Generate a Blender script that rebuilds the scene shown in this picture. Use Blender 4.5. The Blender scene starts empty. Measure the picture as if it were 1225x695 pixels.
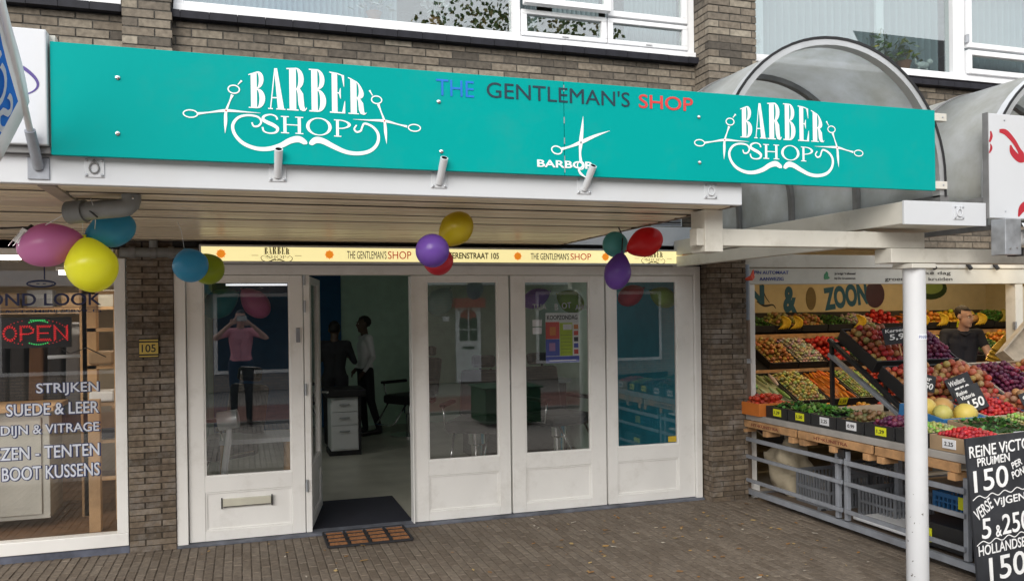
import bpy, bmesh, math, random
from mathutils import Vector, Matrix
import numpy as np
random.seed(7)
PI = math.pi
scene = bpy.context.scene
C = scene.collection

# ------------------------------------------------------------------ camera
cam_d = bpy.data.cameras.new('camera')
cam = bpy.data.objects.new('camera', cam_d); C.objects.link(cam); scene.camera = cam
f_px, yaw, pitch, roll, ppy = 995.19, 0.31406, -0.0018428, -0.0134322, 375.17
cy_, sy_, cp_, sp_ = math.cos(yaw), math.sin(yaw), math.cos(pitch), math.sin(pitch)
fw = Vector((sy_*cp_, cy_*cp_, sp_)); rt = Vector((cy_, -sy_, 0)); up = rt.cross(fw)
r2 = math.cos(roll)*rt + math.sin(roll)*up; u2 = -math.sin(roll)*rt + math.cos(roll)*up
CAM_H = 1.70
cam.matrix_world = Matrix(((r2.x, u2.x, -fw.x, 0), (r2.y, u2.y, -fw.y, 0), (r2.z, u2.z, -fw.z, CAM_H), (0, 0, 0, 1)))
cam_d.sensor_width = 36; cam_d.lens = f_px/1225*36; cam_d.shift_y = (ppy-347.5)/1225
cam_d.clip_start = 0.05; cam_d.clip_end = 500

# ------------------------------------------------------------------ world, sun, exposure
w = bpy.data.worlds.new('World'); scene.world = w; w.use_nodes = True
nt = w.node_tree; bg = nt.nodes['Background']
sky = nt.nodes.new('ShaderNodeTexSky'); sky.sky_type = 'NISHITA'; sky.sun_disc = False
SUN_EL, SUN_AZ = math.radians(27), math.radians(214)
sky.sun_elevation = SUN_EL; sky.sun_rotation = SUN_AZ
tc = nt.nodes.new('ShaderNodeTexCoord'); ns = nt.nodes.new('ShaderNodeTexNoise'); ns.inputs['Scale'].default_value = 2.2; ns.inputs['Detail'].default_value = 6
mr = nt.nodes.new('ShaderNodeMapRange'); mr.inputs['From Min'].default_value = .32; mr.inputs['From Max'].default_value = .55; mr.inputs['To Min'].default_value = .35
mx = nt.nodes.new('ShaderNodeMix'); mx.data_type = 'RGBA'; mx.inputs[7].default_value = (8.6, 8.8, 9.1, 1)
nt.links.new(tc.outputs['Generated'], ns.inputs['Vector']); nt.links.new(ns.outputs['Fac'], mr.inputs['Value'])
nt.links.new(mr.outputs['Result'], mx.inputs[0]); nt.links.new(sky.outputs['Color'], mx.inputs[6])
nt.links.new(mx.outputs[2], bg.inputs['Color']); bg.inputs['Strength'].default_value = 0.092
sun_d = bpy.data.lights.new('sun', 'SUN'); sun_d.energy = 1.5; sun_d.angle = math.radians(38); sun_d.color = (1, .95, .87)
sun = bpy.data.objects.new('sun', sun_d); C.objects.link(sun)
# sky texture: rotation 0 = +Y, clockwise seen from above
sd = Vector((math.sin(SUN_AZ)*math.cos(SUN_EL), math.cos(SUN_AZ)*math.cos(SUN_EL), math.sin(SUN_EL)))
sun.rotation_euler = sd.to_track_quat('Z', 'Y').to_euler(); sun.location = (0, -3, 12)
scene.view_settings.view_transform = 'Standard'; scene.view_settings.look = 'None'
scene.view_settings.gamma = 1; scene.view_settings.use_curve_mapping = False
scene.view_settings.exposure = 0.98
scene.cycles.use_denoising = True
scene.cycles.max_bounces = 12; scene.cycles.transparent_max_bounces = 16; scene.cycles.sample_clamp_indirect = 4
scene.cycles.caustics_reflective = False; scene.cycles.caustics_refractive = False

# ------------------------------------------------------------------ materials
MATS = {}
def _nodes(name):
    m = bpy.data.materials.new(name); m.use_nodes = True
    return m, m.node_tree, m.node_tree.nodes['Principled BSDF']
def mat(name, col, rough=.5, metal=0, var=.06, vscale=8, bump=0, bscale=40, dirt=None, dscale=3, damt=.5, emit=None, estr=0, trans=0, spec=None, sub=0):
    """plain principled with a little noise in the colour, optional second (dirt) colour in patches, optional bump"""
    if name in MATS: return MATS[name]
    m, t, b = _nodes(name); L = t.links
    tc = t.nodes.new('ShaderNodeTexCoord')
    n = t.nodes.new('ShaderNodeTexNoise'); n.inputs['Scale'].default_value = vscale; n.inputs['Detail'].default_value = 5
    L.new(tc.outputs['Object'], n.inputs['Vector'])
    r = t.nodes.new('ShaderNodeValToRGB')
    c1 = [max(0, c*(1-var*1.6)) for c in col[:3]]; c2 = [min(1, c*(1+var)) for c in col[:3]]
    r.color_ramp.elements[0].position = .3; r.color_ramp.elements[1].position = .68
    r.color_ramp.elements[0].color = (*c1, 1); r.color_ramp.elements[1].color = (*c2, 1)
    L.new(n.outputs['Fac'], r.inputs['Fac']); out = r.outputs['Color']
    if dirt:
        n2 = t.nodes.new('ShaderNodeTexNoise'); n2.inputs['Scale'].default_value = dscale; n2.inputs['Detail'].default_value = 8; n2.inputs['Roughness'].default_value = .7
        L.new(tc.outputs['Object'], n2.inputs['Vector'])
        r2_ = t.nodes.new('ShaderNodeMapRange'); r2_.inputs['From Min'].default_value = .52; r2_.inputs['From Max'].default_value = .72; r2_.inputs['To Max'].default_value = damt
        L.new(n2.outputs['Fac'], r2_.inputs['Value'])
        x = t.nodes.new('ShaderNodeMix'); x.data_type = 'RGBA'; x.inputs[7].default_value = (*dirt, 1)
        L.new(r2_.outputs['Result'], x.inputs[0]); L.new(out, x.inputs[6]); out = x.outputs[2]
    L.new(out, b.inputs['Base Color'])
    b.inputs['Roughness'].default_value = rough; b.inputs['Metallic'].default_value = metal
    if spec is not None: b.inputs['Specular IOR Level'].default_value = spec
    if bump:
        n3 = t.nodes.new('ShaderNodeTexNoise'); n3.inputs['Scale'].default_value = bscale; n3.inputs['Detail'].default_value = 4
        L.new(tc.outputs['Object'], n3.inputs['Vector'])
        bp = t.nodes.new('ShaderNodeBump'); bp.inputs['Strength'].default_value = bump; bp.inputs['Distance'].default_value = .01
        L.new(n3.outputs['Fac'], bp.inputs['Height']); L.new(bp.outputs['Normal'], b.inputs['Normal'])
    if emit: b.inputs['Emission Color'].default_value = (*emit, 1); b.inputs['Emission Strength'].default_value = estr
    if trans: b.inputs['Transmission Weight'].default_value = trans
    if sub: b.inputs['Subsurface Weight'].default_value = sub; b.inputs['Subsurface Radius'].default_value = (.02, .02, .02)
    MATS[name] = m; return m
def brick_mat(name, stops, mult=1, bump=.5, dirt=None):
    """each brick (own object or own island of a joined mesh) takes its own tone"""
    m, t, b = _nodes(name); L = t.links
    oi = t.nodes.new('ShaderNodeObjectInfo'); gi = t.nodes.new('ShaderNodeNewGeometry')
    ad = t.nodes.new('ShaderNodeMath'); ad.operation = 'ADD'; fr = t.nodes.new('ShaderNodeMath'); fr.operation = 'FRACT'
    L.new(oi.outputs['Random'], ad.inputs[0]); L.new(gi.outputs['Random Per Island'], ad.inputs[1]); L.new(ad.outputs[0], fr.inputs[0])
    r = t.nodes.new('ShaderNodeValToRGB'); cr = r.color_ramp
    while len(cr.elements) < len(stops): cr.elements.new(.5)
    for e, (p, c) in zip(cr.elements, stops): e.position = p; e.color = (c[0]*mult, c[1]*mult, c[2]*mult, 1)
    L.new(fr.outputs[0], r.inputs['Fac'])
    tc = t.nodes.new('ShaderNodeTexCoord'); n = t.nodes.new('ShaderNodeTexNoise'); n.inputs['Scale'].default_value = 28; n.inputs['Detail'].default_value = 6
    L.new(gi.outputs['Position'], n.inputs['Vector'])
    mr = t.nodes.new('ShaderNodeMapRange'); mr.inputs['From Min'].default_value = .3; mr.inputs['From Max'].default_value = .7; mr.inputs['To Min'].default_value = .68; mr.inputs['To Max'].default_value = 1.22
    L.new(n.outputs['Fac'], mr.inputs['Value'])
    x = t.nodes.new('ShaderNodeVectorMath'); x.operation = 'SCALE'; L.new(r.outputs['Color'], x.inputs[0]); L.new(mr.outputs['Result'], x.inputs['Scale'])
    out = x.outputs[0]
    if dirt:
        n2 = t.nodes.new('ShaderNodeTexNoise'); n2.inputs['Scale'].default_value = dirt[1]; n2.inputs['Detail'].default_value = 9; n2.inputs['Roughness'].default_value = .72
        L.new(gi.outputs['Position'], n2.inputs['Vector'])
        r3 = t.nodes.new('ShaderNodeMapRange'); r3.inputs['From Min'].default_value = .48; r3.inputs['From Max'].default_value = .68; r3.inputs['To Max'].default_value = dirt[2]
        L.new(n2.outputs['Fac'], r3.inputs['Value'])
        y = t.nodes.new('ShaderNodeMix'); y.data_type = 'RGBA'; y.inputs[7].default_value = (*dirt[0], 1)
        L.new(r3.outputs['Result'], y.inputs[0]); L.new(out, y.inputs[6]); out = y.outputs[2]
    L.new(out, b.inputs['Base Color']); b.inputs['Roughness'].default_value = .85
    bp = t.nodes.new('ShaderNodeBump'); bp.inputs['Strength'].default_value = bump; bp.inputs['Distance'].default_value = .004
    n4 = t.nodes.new('ShaderNodeTexNoise'); n4.inputs['Scale'].default_value = 90; L.new(gi.outputs['Position'], n4.inputs['Vector'])
    L.new(n4.outputs['Fac'], bp.inputs['Height']); L.new(bp.outputs['Normal'], b.inputs['Normal'])
    return m
def glass_mat(name, ior, tint=(1, 1, 1), dirt=0.0):
    m = bpy.data.materials.new(name); m.use_nodes = True; t = m.node_tree; t.nodes.clear(); L = t.links
    o = t.nodes.new('ShaderNodeOutputMaterial'); tr = t.nodes.new('ShaderNodeBsdfTransparent'); tr.inputs['Color'].default_value = (*tint, 1)
    g = t.nodes.new('ShaderNodeBsdfGlossy'); g.inputs['Roughness'].default_value = .005
    f = t.nodes.new('ShaderNodeFresnel'); ge = t.nodes.new('ShaderNodeNewGeometry'); im = t.nodes.new('ShaderNodeMix')   # same reflectance from both sides of a thin pane
    im.inputs[2].default_value = ior; im.inputs[3].default_value = 1/ior; L.new(ge.outputs['Backfacing'], im.inputs[0]); L.new(im.outputs[0], f.inputs['IOR'])
    x = t.nodes.new('ShaderNodeMixShader'); L.new(f.outputs[0], x.inputs[0]); L.new(tr.outputs[0], x.inputs[1]); L.new(g.outputs[0], x.inputs[2])
    out = x.outputs[0]
    if dirt:
        d = t.nodes.new('ShaderNodeBsdfDiffuse'); d.inputs['Color'].default_value = (.5, .5, .48, 1)
        y = t.nodes.new('ShaderNodeMixShader'); y.inputs[0].default_value = dirt; L.new(out, y.inputs[1]); L.new(d.outputs[0], y.inputs[2]); out = y.outputs[0]
    L.new(out, o.inputs['Surface']); return m
def attr_mat(name, rough=.4, trans=0):
    m, t, b = _nodes(name); a = t.nodes.new('ShaderNodeAttribute'); a.attribute_name = 'Col'
    t.links.new(a.outputs['Color'], b.inputs['Base Color']); b.inputs['Roughness'].default_value = rough
    return m

WHITE = mat('white painted wood', (.86, .85, .83), .38, var=.025, vscale=3, dirt=(.50, .47, .42), dscale=4.5, damt=.28)
WHITEM = mat('white coated metal', (.60, .62, .65), .35, var=.02, vscale=2, dirt=(.55, .53, .5), dscale=2.5, damt=.2)
WHITEP = mat('white pvc', (.82, .83, .85), .35, var=.015)
WEATH = mat('weathered cream paint', (.62, .60, .54), .5, var=.05, vscale=4, dirt=(.32, .29, .23), dscale=3.5, damt=.5)
TEAL = mat('teal sign board', (.0, .325, .308), .5, var=.03, vscale=1.1, spec=.06, dirt=(.02, .30, .28), dscale=2.2, damt=.5)
BLACK = mat('black', (.012, .012, .014), .5)
DARK = mat('dark rubber', (.02, .02, .024), .7, bump=.2)
STEEL = mat('galvanised steel', (.42, .44, .47), .42, .6, var=.15, vscale=14, dirt=(.2, .19, .18), damt=.4)
GREYP = mat('grey painted steel', (.30, .32, .36), .5, .2, var=.1, vscale=9, dirt=(.14, .13, .13), damt=.5)
ALU = mat('anodised aluminium', (.62, .63, .64), .35, .75, var=.05)
DARKALU = mat('dirty aluminium rail', (.20, .20, .20), .55, .3, var=.15)
CHROME = mat('chrome', (.75, .75, .76), .12, 1)
MORTAR = mat('mortar', (.085, .078, .068), .95, var=.25, vscale=30, bump=.5, bscale=90)
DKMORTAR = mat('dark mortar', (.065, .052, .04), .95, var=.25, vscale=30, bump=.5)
GROUT = mat('pavement joint sand', (.125, .102, .08), 1, var=.35, vscale=20)
SILL = mat('dark sill tiles', (.018, .018, .024), .6, var=.3, spec=.2)
SLAT = mat('beige ceiling slat', (.80, .69, .53), .28, var=.06, vscale=4, dirt=(.33, .28, .22), dscale=2, damt=.35)
SLATGAP = mat('dark slat gap', (.07, .055, .04), .8)
CREAMLIT = mat('cream light box face', (.80, .72, .38), .35, var=.02, emit=(1, .87, .42), estr=.42)
SKIN = mat('skin light', (.50, .30, .22), .5, var=.05, vscale=20)
SKIND = mat('skin dark', (.10, .06, .04), .5)
HAIR = mat('dark hair', (.015, .011, .009), .6, bump=.6, bscale=120)
PINK = mat('pink cotton', (.66, .28, .33), .85, bump=.2)
JEANS = mat('dark denim', (.02, .025, .04), .9, bump=.2)
NAVY = mat('navy cotton', (.016, .018, .028), .9, bump=.2)
SHIRT = mat('white shirt', (.85, .85, .87), .85, bump=.15)
BLKCLO = mat('black clothes', (.02, .021, .026), .85)
SHOE = mat('black leather', (.012, .011, .011), .35)
WOOD = mat('pale pallet wood', (.50, .28, .13), .75, var=.22, vscale=12, dirt=(.25, .15, .08), dscale=9, damt=.6)
PINE = mat('pale crate wood', (.50, .42, .32), .75, var=.15, vscale=12)
POST = mat('pine post', (.52, .33, .17), .6, var=.12)
CRATEB = mat('black plastic crate', (.018, .018, .02), .45)
CRATEG = mat('grey plastic crate', (.18, .19, .21), .5, var=.1)
CARD = mat('brown cardboard', (.36, .25, .15), .85, var=.08)
TAGY = mat('yellow price card', (.72, .74, .02), .6)
TAGW = mat('white card', (.75, .76, .8), .6)
INK = mat('black ink', (.02, .02, .02), .6)
CHALK = mat('chalk white', (.85, .85, .85), .9)
SLATE = mat('blackboard', (.022, .024, .030), .6, var=.3, vscale=5, dirt=(.07, .07, .08), damt=.5)
CREAM = mat('cream shop wall', (.62, .52, .30), .7, var=.04)
GLASS = glass_mat('window glass', 1.85)
GLASSUP = glass_mat('upstairs window glass', 3.0, (.86, .93, .93))
BARBER_WALL = mat('green grey wall', (.66, .86, .73), .8, var=.05)
BARBER_BLUE = mat('navy blue wall', (.03, .12, .28), .8)
TURQ = mat('turquoise wall panel', (.03, .30, .42), .7)
VINYL = mat('grey brown vinyl floor', (.45, .44, .38), .35, var=.15, vscale=2)
CEIL = mat('interior ceiling', (.75, .76, .74), .9)
BROWNFL = mat('brown laminate floor', (.16, .09, .05), .4, var=.2)
NET = None
WALLBRICK = brick_mat('wall brick', [(0, (.075, .064, .052)), (.25, (.135, .114, .090)), (.5, (.20, .168, .130)), (.75, (.155, .128, .098)), (.9, (.24, .208, .162)), (1, (.31, .275, .22))])
LOWBRICK = brick_mat('brown pier brick', [(0, (.095, .072, .050)), (.3, (.135, .101, .072)), (.6, (.165, .126, .090)), (1, (.21, .168, .125))], 1.0, dirt=((.42, .41, .40), 5, .35))  # browner brick of the ground floor piers, with pale patches
PAVE = brick_mat('paving clinker', [(0, (.145, .114, .086)), (.35, (.168, .134, .103)), (.7, (.185, .150, .117)), (1, (.205, .168, .132))], 1.0, .5, dirt=((.105, .088, .072), 1.4, .5))
PRODUCE = attr_mat('produce skin', .5)

# ------------------------------------------------------------------ mesh helpers
class MB:
    def __init__(s): s.v = []; s.f = []; s.c = []; s.col = None; s.mi = []; s.m = 0
    def add(s, vs, fs, M=None):
        k = len(s.v)
        s.v += [tuple(M @ Vector(p)) for p in vs] if M is not None else [tuple(p) for p in vs]
        for f in fs:
            s.f.append(tuple(i+k for i in f)); s.mi.append(s.m)
            if s.col is not None: s.c.append(s.col)
        return s
    def box(s, x0, x1, y0, y1, z0, z1, M=None):
        vs = [(x0, y0, z0), (x1, y0, z0), (x1, y1, z0), (x0, y1, z0), (x0, y0, z1), (x1, y0, z1), (x1, y1, z1), (x0, y1, z1)]
        return s.add(vs, [(3, 2, 1, 0), (4, 5, 6, 7), (0, 1, 5, 4), (1, 2, 6, 5), (2, 3, 7, 6), (3, 0, 4, 7)], M)
    def bar(s, a, b, w_, h_, upv=(0, 0, 1)):
        a = Vector(a); b = Vector(b); d = b-a; L = d.length; z = d.normalized(); x = Vector(upv).cross(z)
        if x.length < 1e-4: x = Vector((1, 0, 0))
        x.normalize(); y = z.cross(x)
        M = Matrix(((x.x, y.x, z.x, a.x), (x.y, y.y, z.y, a.y), (x.z, y.z, z.z, a.z), (0, 0, 0, 1)))
        return s.box(-w_/2, w_/2, -h_/2, h_/2, 0, L, M)
    def tube(s, pts, rad, n=12, cap=True):
        pts = [Vector(p) for p in pts]; k = len(pts); rr = rad if isinstance(rad, (list, tuple)) else [rad]*k
        vs = []; fs = []; px = None
        for i, p in enumerate(pts):
            d = (pts[min(i+1, k-1)]-pts[max(i-1, 0)]).normalized()
            if px is None:
                px = d.orthogonal().normalized()
            px = (px-d*px.dot(d)).normalized(); py = d.cross(px)
            for j in range(n):
                a = 2*PI*j/n; vs.append(p+(px*math.cos(a)+py*math.sin(a))*rr[i])
        for i in range(k-1):
            for j in range(n):
                fs.append((i*n+j, i*n+(j+1) % n, (i+1)*n+(j+1) % n, (i+1)*n+j))
        if cap: fs.append(tuple(range(n-1, -1, -1))); fs.append(tuple((k-1)*n+j for j in range(n)))
        return s.add(vs, fs)
    def lathe(s, prof, n=20, M=None):
        vs = []; fs = []
        for r, z in prof:
            for j in range(n): a = 2*PI*j/n; vs.append((r*math.cos(a), r*math.sin(a), z))
        for i in range(len(prof)-1):
            for j in range(n): fs.append((i*n+j, i*n+(j+1) % n, (i+1)*n+(j+1) % n, (i+1)*n+j))
        fs.append(tuple(range(n-1, -1, -1))); fs.append(tuple((len(prof)-1)*n+j for j in range(n)))
        return s.add(vs, fs, M)
    def ell(s, c, r, n=10, m=7, M=None):
        vs = [(c[0], c[1], c[2]-r[2])]; fs = []
        for i in range(1, m):
            t = PI*i/m
            for j in range(n):
                a = 2*PI*j/n; vs.append((c[0]+r[0]*math.sin(t)*math.cos(a), c[1]+r[1]*math.sin(t)*math.sin(a), c[2]-r[2]*math.cos(t)))
        vs.append((c[0], c[1], c[2]+r[2])); e = len(vs)-1
        for j in range(n):
            fs.append((0, 1+(j+1) % n, 1+j)); fs.append((e, 1+(m-2)*n+j, 1+(m-2)*n+(j+1) % n))
            for i in range(m-2): fs.append((1+i*n+j, 1+i*n+(j+1) % n, 1+(i+1)*n+(j+1) % n, 1+(i+1)*n+j))
        return s.add(vs, fs, M)
    def mesh(s, name, mats, smooth=False):
        me = bpy.data.meshes.new(name); me.from_pydata(s.v, [], s.f)
        if not isinstance(mats, (list, tuple)): mats = [mats]
        for m in mats: me.materials.append(m)
        if len(mats) > 1: me.polygons.foreach_set('material_index', s.mi)
        if s.c:
            ca = me.color_attributes.new('Col', 'FLOAT_COLOR', 'CORNER'); arr = []
            for p, c in zip(me.polygons, s.c): arr += list((*c, 1))*p.loop_total
            ca.data.foreach_set('color', arr)
        if smooth:
            me.polygons.foreach_set('use_smooth', [True]*len(me.polygons))
        me.update(); return me
def put(name, mb, m, parent=None, smooth=False, bevel=0, kind=None, label=None, angle=None):
    me = mb if isinstance(mb, bpy.types.Mesh) else mb.mesh(name, m, smooth)
    o = bpy.data.objects.new(name, me); C.objects.link(o)
    if parent: o.parent = parent
    if bevel:
        b = o.modifiers.new('bevel', 'BEVEL'); b.width = bevel; b.segments = 2; b.limit_method = 'ANGLE'
    if kind: o['kind'] = kind
    if label: o['label'] = label
    if smooth and angle:
        me.set_sharp_from_angle(angle=math.radians(angle))
    return o
def tag(o, label, cat, group=None, kind=None):
    o['label'] = label; o['category'] = cat
    if group: o['group'] = group
    if kind: o['kind'] = kind
    return o
def thing(name, label, cat, loc=(0, 0, 0), rz=0, group=None):
    o = bpy.data.objects.new(name, None); C.objects.link(o); o.location = loc; o.rotation_euler = (0, 0, rz); o.empty_display_size = .1
    return tag(o, label, cat, group)
def struct(name, mb, m, **k):
    return put(name, mb, m, kind='structure', **k)
def B(*a): return MB().box(*a)
def copy_tree(o, parent=None):
    c = o.copy(); C.objects.link(c)
    if parent: c.parent = parent
    for ch in list(o.children): copy_tree(ch, c)
    return c

def text_mesh(s, extr=.0012, bold=0):
    cu = bpy.data.curves.new('txt', 'FONT'); cu.body = s; cu.extrude = extr; cu.offset = bold; cu.resolution_u = 4
    o = bpy.data.objects.new('txt', cu); C.objects.link(o)
    dg = bpy.context.evaluated_depsgraph_get(); me = bpy.data.meshes.new_from_object(o.evaluated_get(dg))
    bpy.data.objects.remove(o); return me
def text_fit(s, x0, x1, z0, z1, y, m, parent=None, name='lettering', bold=0, shear=0, rot=0, label=None, yrot=0, extr=.0012, mirror=False):
    """lettering whose ink box is x0..x1, z0..z1 on the plane Y=y, facing -Y"""
    me = text_mesh(s, .01, bold); n = len(me.vertices); co = np.empty(n*3); me.vertices.foreach_get('co', co); co = co.reshape(-1, 3)
    a = co.min(0); b = co.max(0)
    X = (co[:, 0]-a[0])/(b[0]-a[0]); Z = (co[:, 1]-a[1])/(b[1]-a[1]); D = co[:, 2]/.01*extr
    if mirror: X = 1-X
    W, H = x1-x0, z1-z0; px = X*W-W/2+shear*(Z*H-H/2); pz = Z*H-H/2
    cr, sr = math.cos(rot), math.sin(rot)
    out = np.stack([(x0+x1)/2+px*cr-pz*sr, y-D, (z0+z1)/2+px*sr+pz*cr], 1)
    me.vertices.foreach_set('co', out.ravel()); me.materials.clear(); me.materials.append(m); me.update()
    return put(name, me, m, parent, label=label)

# ------------------------------------------------------------------ brick layers
def brick_cells(u0, u1, z0, z1, bl=.21, bh=.053, gj=.011, hj=.0115, run=True):
    row = 0; z = z0
    while z < z1-.02:
        u = u0-(0 if row % 2 == 0 else bl/2+gj/2)
        while u < u1-.02:
            a = max(u, u0); b = min(u+bl, u1)
            if b-a > .03: yield a, b, z, min(z+bh, z1)
            u += bl+gj
        z += bh+hj; row += 1
_bc = {}
def brick_wall(root, u0, u1, z0, z1, y, face, matb, single=lambda a, b, z: True, cap=290, depth=.06, axis='x', fixed=0, hj=.0115, bh=.053):
    """bricks on a plane; axis x: wall runs along X facing -Y at Y=y; axis y: wall runs along Y facing -X at X=y"""
    rest = MB(); n = 0; rnd = random.Random(int(u0*100+z0*10+y*7))
    for a, b, z, zz in brick_cells(u0, u1, z0, z1, hj=hj, bh=bh):
        jit = rnd.uniform(-.0022, .0022)
        L = round(b-a, 2)
        if single(a, b, z) and n < cap:
            key = (L, round(zz-z, 3), axis, matb.name)
            if key not in _bc:
                q = MB()
                if axis == 'x': q.box(-L/2, L/2, 0, depth, 0, zz-z)
                else: q.box(0, depth, -L/2, L/2, 0, zz-z)
                _bc[key] = q.mesh('brick', matb)
            o = bpy.data.objects.new('brick', _bc[key]); C.objects.link(o); o.parent = root
            o.location = ((a+b)/2, y+jit, z) if axis == 'x' else (y+jit, (a+b)/2, z)
            o.rotation_euler = (0, rnd.uniform(-.004, .004) if axis == 'x' else 0, rnd.uniform(-.006, .006)); n += 1
        else:
            if axis == 'x': rest.box(a, b, y+jit, y+jit+depth, z, zz)
            else: rest.box(y+jit, y+jit+depth, a, b, z, zz)
    if rest.v: put('remaining_bricks', rest, matb, root, kind='stuff')
    return n

D = 6.60          # facade plane
# ================================================================== SETTING
GZ = 0.0
gm, gt, gb = _nodes('ground paving far')
L_ = gt.links
g_tc = gt.nodes.new('ShaderNodeTexCoord'); g_br = gt.nodes.new('ShaderNodeTexBrick')
g_mp = gt.nodes.new('ShaderNodeMapping'); g_mp.inputs['Rotation'].default_value = (0, 0, PI/2)
g_br.inputs['Scale'].default_value = 1; g_br.inputs['Brick Width'].default_value = .21; g_br.inputs['Row Height'].default_value = .062; g_br.inputs['Mortar Size'].default_value = .004
g_br.inputs['Color1'].default_value = (.36, .32, .28, 1); g_br.inputs['Color2'].default_value = (.46, .42, .37, 1); g_br.inputs['Mortar'].default_value = (.05, .045, .04, 1)
L_.new(g_tc.outputs['Object'], g_mp.inputs['Vector']); L_.new(g_mp.outputs['Vector'], g_br.inputs['Vector']); L_.new(g_br.outputs['Color'], gb.inputs['Base Color']); gb.inputs['Roughness'].default_value = .85
q = MB(); q.add([(-60, -60, -.014), (60, -60, -.014), (60, 60, -.014), (-60, 60, -.014)], [(0, 1, 2, 3)])
struct('ground', q, gm)
pave = struct('pavement', B(-3.0, 7.4, 3.55, D+.02, -.012, -.0045), GROUT)
_pv = {}
rest = MB(); n = 0; prn = random.Random(5)
bricks = []
x = -2.98; col = 0
while x < 7.35:
    y = 3.57-(0 if col % 2 else .105)
    while y < D-.03:
        a = max(y, 3.57); b = min(y+.203, D-.005)
        if b-a > .04: bricks.append((x, a, b))
        y += .21
    x += .0605; col += 1
bricks.sort(key=lambda t: ((t[0]+.0275)**2+((t[1]+t[2])/2)**2) if (-.35*t[1]+.25 < t[0] < 1.03*t[1]) and (t[1]*1.0+t[0]*.32 > 5.35) and t[0] < 4.3 else 1e3+t[0]**2)
for i, (x, a, b) in enumerate(bricks):
    dz = prn.uniform(-.0018, .0016)
    if i < 295:
        k = round(b-a, 2)
        if k not in _pv:
            m_ = MB(); h = .0265
            m_.add([(-h, -k/2, -.02), (h, -k/2, -.02), (h, k/2, -.02), (-h, k/2, -.02), (-h, -k/2, -.003), (h, -k/2, -.003), (h, k/2, -.003), (-h, k/2, -.003),
                    (-h+.003, -k/2+.003, 0), (h-.003, -k/2+.003, 0), (h-.003, k/2-.003, 0), (-h+.003, k/2-.003, 0)],
                   [(0, 1, 5, 4), (1, 2, 6, 5), (2, 3, 7, 6), (3, 0, 4, 7), (4, 5, 9, 8), (5, 6, 10, 9), (6, 7, 11, 10), (7, 4, 8, 11), (8, 9, 10, 11)])
            _pv[k] = m_.mesh('paving_brick', PAVE)
        o = bpy.data.objects.new('paving_brick', _pv[k]); C.objects.link(o); o.parent = pave
        o.location = (x+.0275, (a+b)/2, dz); o.rotation_euler = (prn.uniform(-.006, .006), prn.uniform(-.012, .012), prn.uniform(-.008, .008))
    else:
        t = prn.uniform(-.0006, .0006)
        rest.add([(x+.001, a, dz-.004), (x+.054, a, dz-.004), (x+.054, b, dz-.004), (x+.001, b, dz-.004), (x+.004, a+.003, dz+t), (x+.051, a+.003, dz-t), (x+.051, b-.003, dz-t), (x+.004, b-.003, dz+t),
                  (x+.001, a, dz-.02), (x+.054, a, dz-.02), (x+.054, b, dz-.02), (x+.001, b, dz-.02)],
                 [(4, 5, 6, 7), (0, 1, 5, 4), (1, 2, 6, 5), (2, 3, 7, 6), (3, 0, 4, 7), (8, 9, 1, 0), (9, 10, 2, 1), (10, 11, 3, 2), (11, 8, 0, 3)])
put('remaining_paving_bricks', rest, PAVE, pave, kind='stuff')
# street behind the photographer (seen in the panes)
struct('road', B(-40, 40, -3.2, -.6, -.010, .004), mat('red brick road', (.30, .16, .13), .85, var=.2, vscale=3))
struct('kerb', B(-40, 40, -.6, -.46, -.010, .03), mat('concrete kerb', (.3, .29, .27), .9))

# ------------------------------------------------------------------ upper facade
up = thing('brick_wall', 'grey brown brick wall band between the green sign and the upstairs windows', 'wall', (0, 0, 0))
put('mortar', B(-2.2, 9.5, D+.006, D+.18, 2.28, 3.885), MORTAR, up)
brick_wall(up, -2.2, 9.5, 2.29, 3.875, D, 0, WALLBRICK, single=lambda a, b, z: z > 3.42 and (a > -1.1) and (b < 4.2 or a > 6.3))
# window sill course, tiles one by one
sl = thing('window_sill', 'row of dark glazed sill tiles under the upstairs windows', 'sill')
x = -2.2; tl = B(-.0985, .0985, D-.07, D+.1, 0, .055).mesh('tile', SILL)
while x < 9.4:
    if not (3.9 < x < 4.4):
        o = bpy.data.objects.new('tile', tl); C.objects.link(o); o.parent = sl; o.location = (x+.1, random.uniform(-.002, .002), 3.888+random.uniform(-.001, .001)); o.rotation_euler = (0, random.uniform(-.004, .004), 0)
    x += .2
# upper piers
def pier(name, label, x0, x1, z0, z1, yf, m, mm, left=False, bh=.053, hj=.0115):
    p = thing(name, label, 'pillar')
    put('mortar', B(x0+.006, x1-.006, yf+.006, D+.12, z0, z1), mm, p)
    brick_wall(p, x0, x1, z0, z1, yf, 0, m, cap=180, bh=bh, hj=hj)
    if left: brick_wall(p, yf+.065, D, z0, z1, x0, 0, m, axis='y', cap=90, depth=.07, bh=bh, hj=hj)
    return p
pier('brick_pillar', 'upstairs brick pillar above the left end of the green sign', -.785, -.455, 2.3, 5.2, D-.11, WALLBRICK, MORTAR)
pier('brick_pillar', 'upstairs brick pillar between the two white windows, above the SHOP lettering', 3.9, 4.385, 2.3, 5.2, D-.24, WALLBRICK, MORTAR, True)
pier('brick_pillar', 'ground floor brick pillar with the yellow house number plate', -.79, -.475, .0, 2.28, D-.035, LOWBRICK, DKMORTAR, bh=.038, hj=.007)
pier('brick_pillar', 'ground floor brick pillar between the barber doors and the greengrocer', 3.935, 4.30, .0, 2.28, D-.16, LOWBRICK, DKMORTAR, True, bh=.038, hj=.007)
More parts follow.
